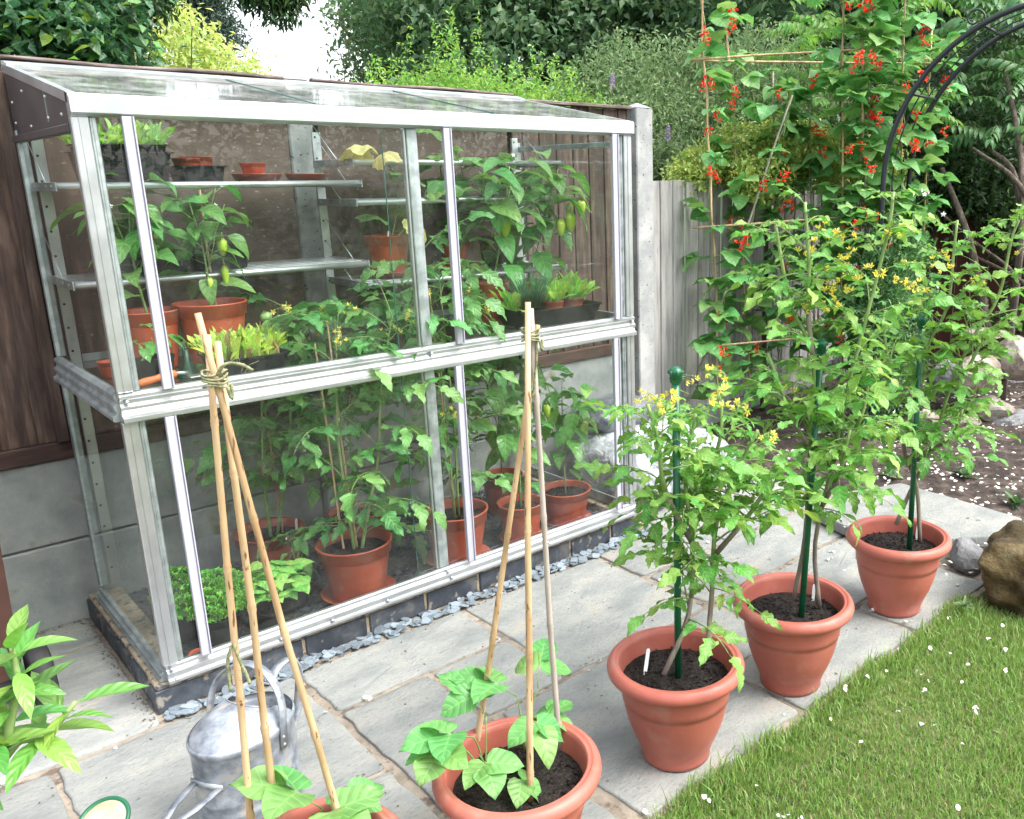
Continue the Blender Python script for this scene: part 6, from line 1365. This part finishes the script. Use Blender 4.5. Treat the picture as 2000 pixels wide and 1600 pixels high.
# jasmine on the arch
HB_ = []
for off in (0, .42):
    for z, r in ((.15, .10), (.35, .13), (.55, .15), (.75, .15), (.95, .14), (1.12, .10)): c = F0+nrm*off; HB_.append((c[0]+.03, c[1], z, r, r, .14))
c = F0+nrm*.21; HB_ += [(c[0], c[1], .6, .14, .16, .5)]
jz = thing('jasmine', 'jasmine with tiny leaves and white star flowers climbing the arch leg', 'climber', F0)
P_ = blobpts(HB_, 900, 12, .03, (.4, 1.15)); tag(put('foliage', rawmesh('foliage', leafmass(P_, .038, .3, .2, .3), None, TRI, JASM, UVL), jz), kind='stuff')
for x, y in ((1800, 372), (1806, 380), (1843, 419), (1793, 455), (1772, 448), (1747, 806), (1815, 378), (1695, 770), (1830, 560)):
    put('flower', WF, jz, leafM(onplane(x, y, F0-nrm*.12, nrm), random.random()*6, 1.2+random.uniform(-.3, .3), 0, random.uniform(1.0, 1.4)))
stems(jz, [[F0, F0+P3(.03, .02, .5), F0+P3(-.01, .01, 1.2)]], .006, .003, BARK)
# big-leaved shrub over the fence at the top left
t = thing('big_leaved_shrub', 'dark big leaved shrub hanging over the fence top at the top left', 'shrub', (.25, 1.6, -.1))
B = [bl_(60, 60, 4.7, .34, .3, .20), bl_(-30, 20, 4.8, .4, .3, .3), bl_(150, 60, 4.8, .28, .25, .20), bl_(200, 100, 4.7, .2, .2, .12), bl_(240, 60, 4.9, .14, .14, .14), bl_(120, -30, 4.9, .35, .3, .2), bl_(270, 110, 4.9, .09, .1, .08), bl_(-60, 110, 4.6, .2, .2, .15)]
P_ = blobpts(B, 420, 10, .05, (.2, .85)); tag(put('foliage', rawmesh('foliage', leafmass(P_, .07, .5, .4, .3), None, TRI, TLSH, UVL), t), kind='stuff')
P_ = blobpts(B, 290, 1, .02, (.85, 1.1))
for p in P_: put('leaf', random.choice(TLS_V), t, leafM(p, azof(-VDIR)+random.uniform(-1.7, 1.7), random.uniform(-.7, .4), random.uniform(-.4, .4), random.uniform(.6, 1.0)))
tw = []
for px0, py0, px1, py1 in ((265, 140, 258, 5), (290, 140, 298, 35), (375, 150, 375, 50), (240, 130, 215, 60), (150, 120, 152, 0)):
    a, b = ray_pt(px0, py0, 4.75), ray_pt(px1, py1, 4.75); tw.append([a-P3(0, 0, .3), a, (a+b)/2+RNG.normal(0, .006, 3), b]); 
    for k in range(6): put('leaf', random.choice(TLS_V), t, leafM(a+(b-a)*(k/6+.1), azof(-VDIR)+random.choice((-1.2, 1.2, .3)), random.uniform(-.2, .4), 0, random.uniform(.25, .6)))
stems(t, tw, .004, .002, BARK); stems(t, [[P3(.25, 1.6, -.1), P3(.2, 1.6, 1.2), P3(.1, 1.7, 2.0)]], .03, .015, BARK)
# garden hedge behind the viewpoint: what the greenhouse glass mirrors
B = []
for i in range(16): B.append((-9+i*1.4, -10.5+.4*math.sin(i*3), 1.1, 1.0, .7, 1.3)); B.append((-9+i*1.4+.6, -11.2, 2.7+.7*math.sin(i*1.7), 1.1, .8, 1.2))
bush('garden_hedge', 'tall hedge closing the garden on the lawn side', 'hedge', (0, -10.6, -.2), B, 1500, 14, .22, .2, BTREE, .5, .3)
for (x, y) in ((1935, 1160), (1945, 1180), (1960, 1175), (1925, 1195), (1970, 1210), (1955, 1150), (1990, 1190)):
    v = at(x, y, 'y', -1.60); o = np.array([2.60, -1.56, -.02]); q_ = v-o; q_ = q_/math.sqrt((q_[0]/.34)**2+(q_[1]/.22)**2+(q_[2]/.20)**2)
    put('petal', random.choice(PT), pt_, leafM(o+q_*.97, random.random()*6.3, .3, .2, .016))
# crumbs of soil and twig on the paving, thickest along the plinth, the wall foot and the joints
DEB = surf('soil_crumbs', [(.2, (.09, .065, .05)), (.8, (.26, .20, .15))], 200, .95, 0, .3, 200)
mb = MB()
for i in range(950):
    u = random.random()
    if u < .22: x, y = random.uniform(-.9, -.04), .84-abs(random.gauss(0, .02))
    elif u < .40: x, y = -.045-abs(random.gauss(0, .016)), random.uniform(-.06, .82)
    elif u < .50: x, y = random.uniform(0, 1.95), -.078-abs(random.gauss(0, .012))
    elif u < .80:
        if random.random() < .5: x, y = random.choice((-.32, .34, .955, 1.6, 1.33, 1.98, .65))+random.gauss(0, .012), random.uniform(-1.3, -.1)
        else: x, y = random.uniform(-.6, 2.6), random.choice((-.07, -.367, -.703, -.68, -1.04))+random.gauss(0, .012)
    else: x, y = random.uniform(-1, 2.6), random.uniform(-1.33, -.08)
    s_ = random.uniform(.0009, .0028)
    mb.box(-s_*random.uniform(.6, 2.4), s_, -s_*.6, s_*.6, -s_*.2, s_*.5, M=Matrix.Translation((x, y, G+.003)) @ Matrix.Rotation(random.random()*6.3, 4, 'Z'))
tag(mb.obj('soil_crumbs', DEB), 'scattered crumbs of soil and twig on the paving', 'debris', kind='stuff')
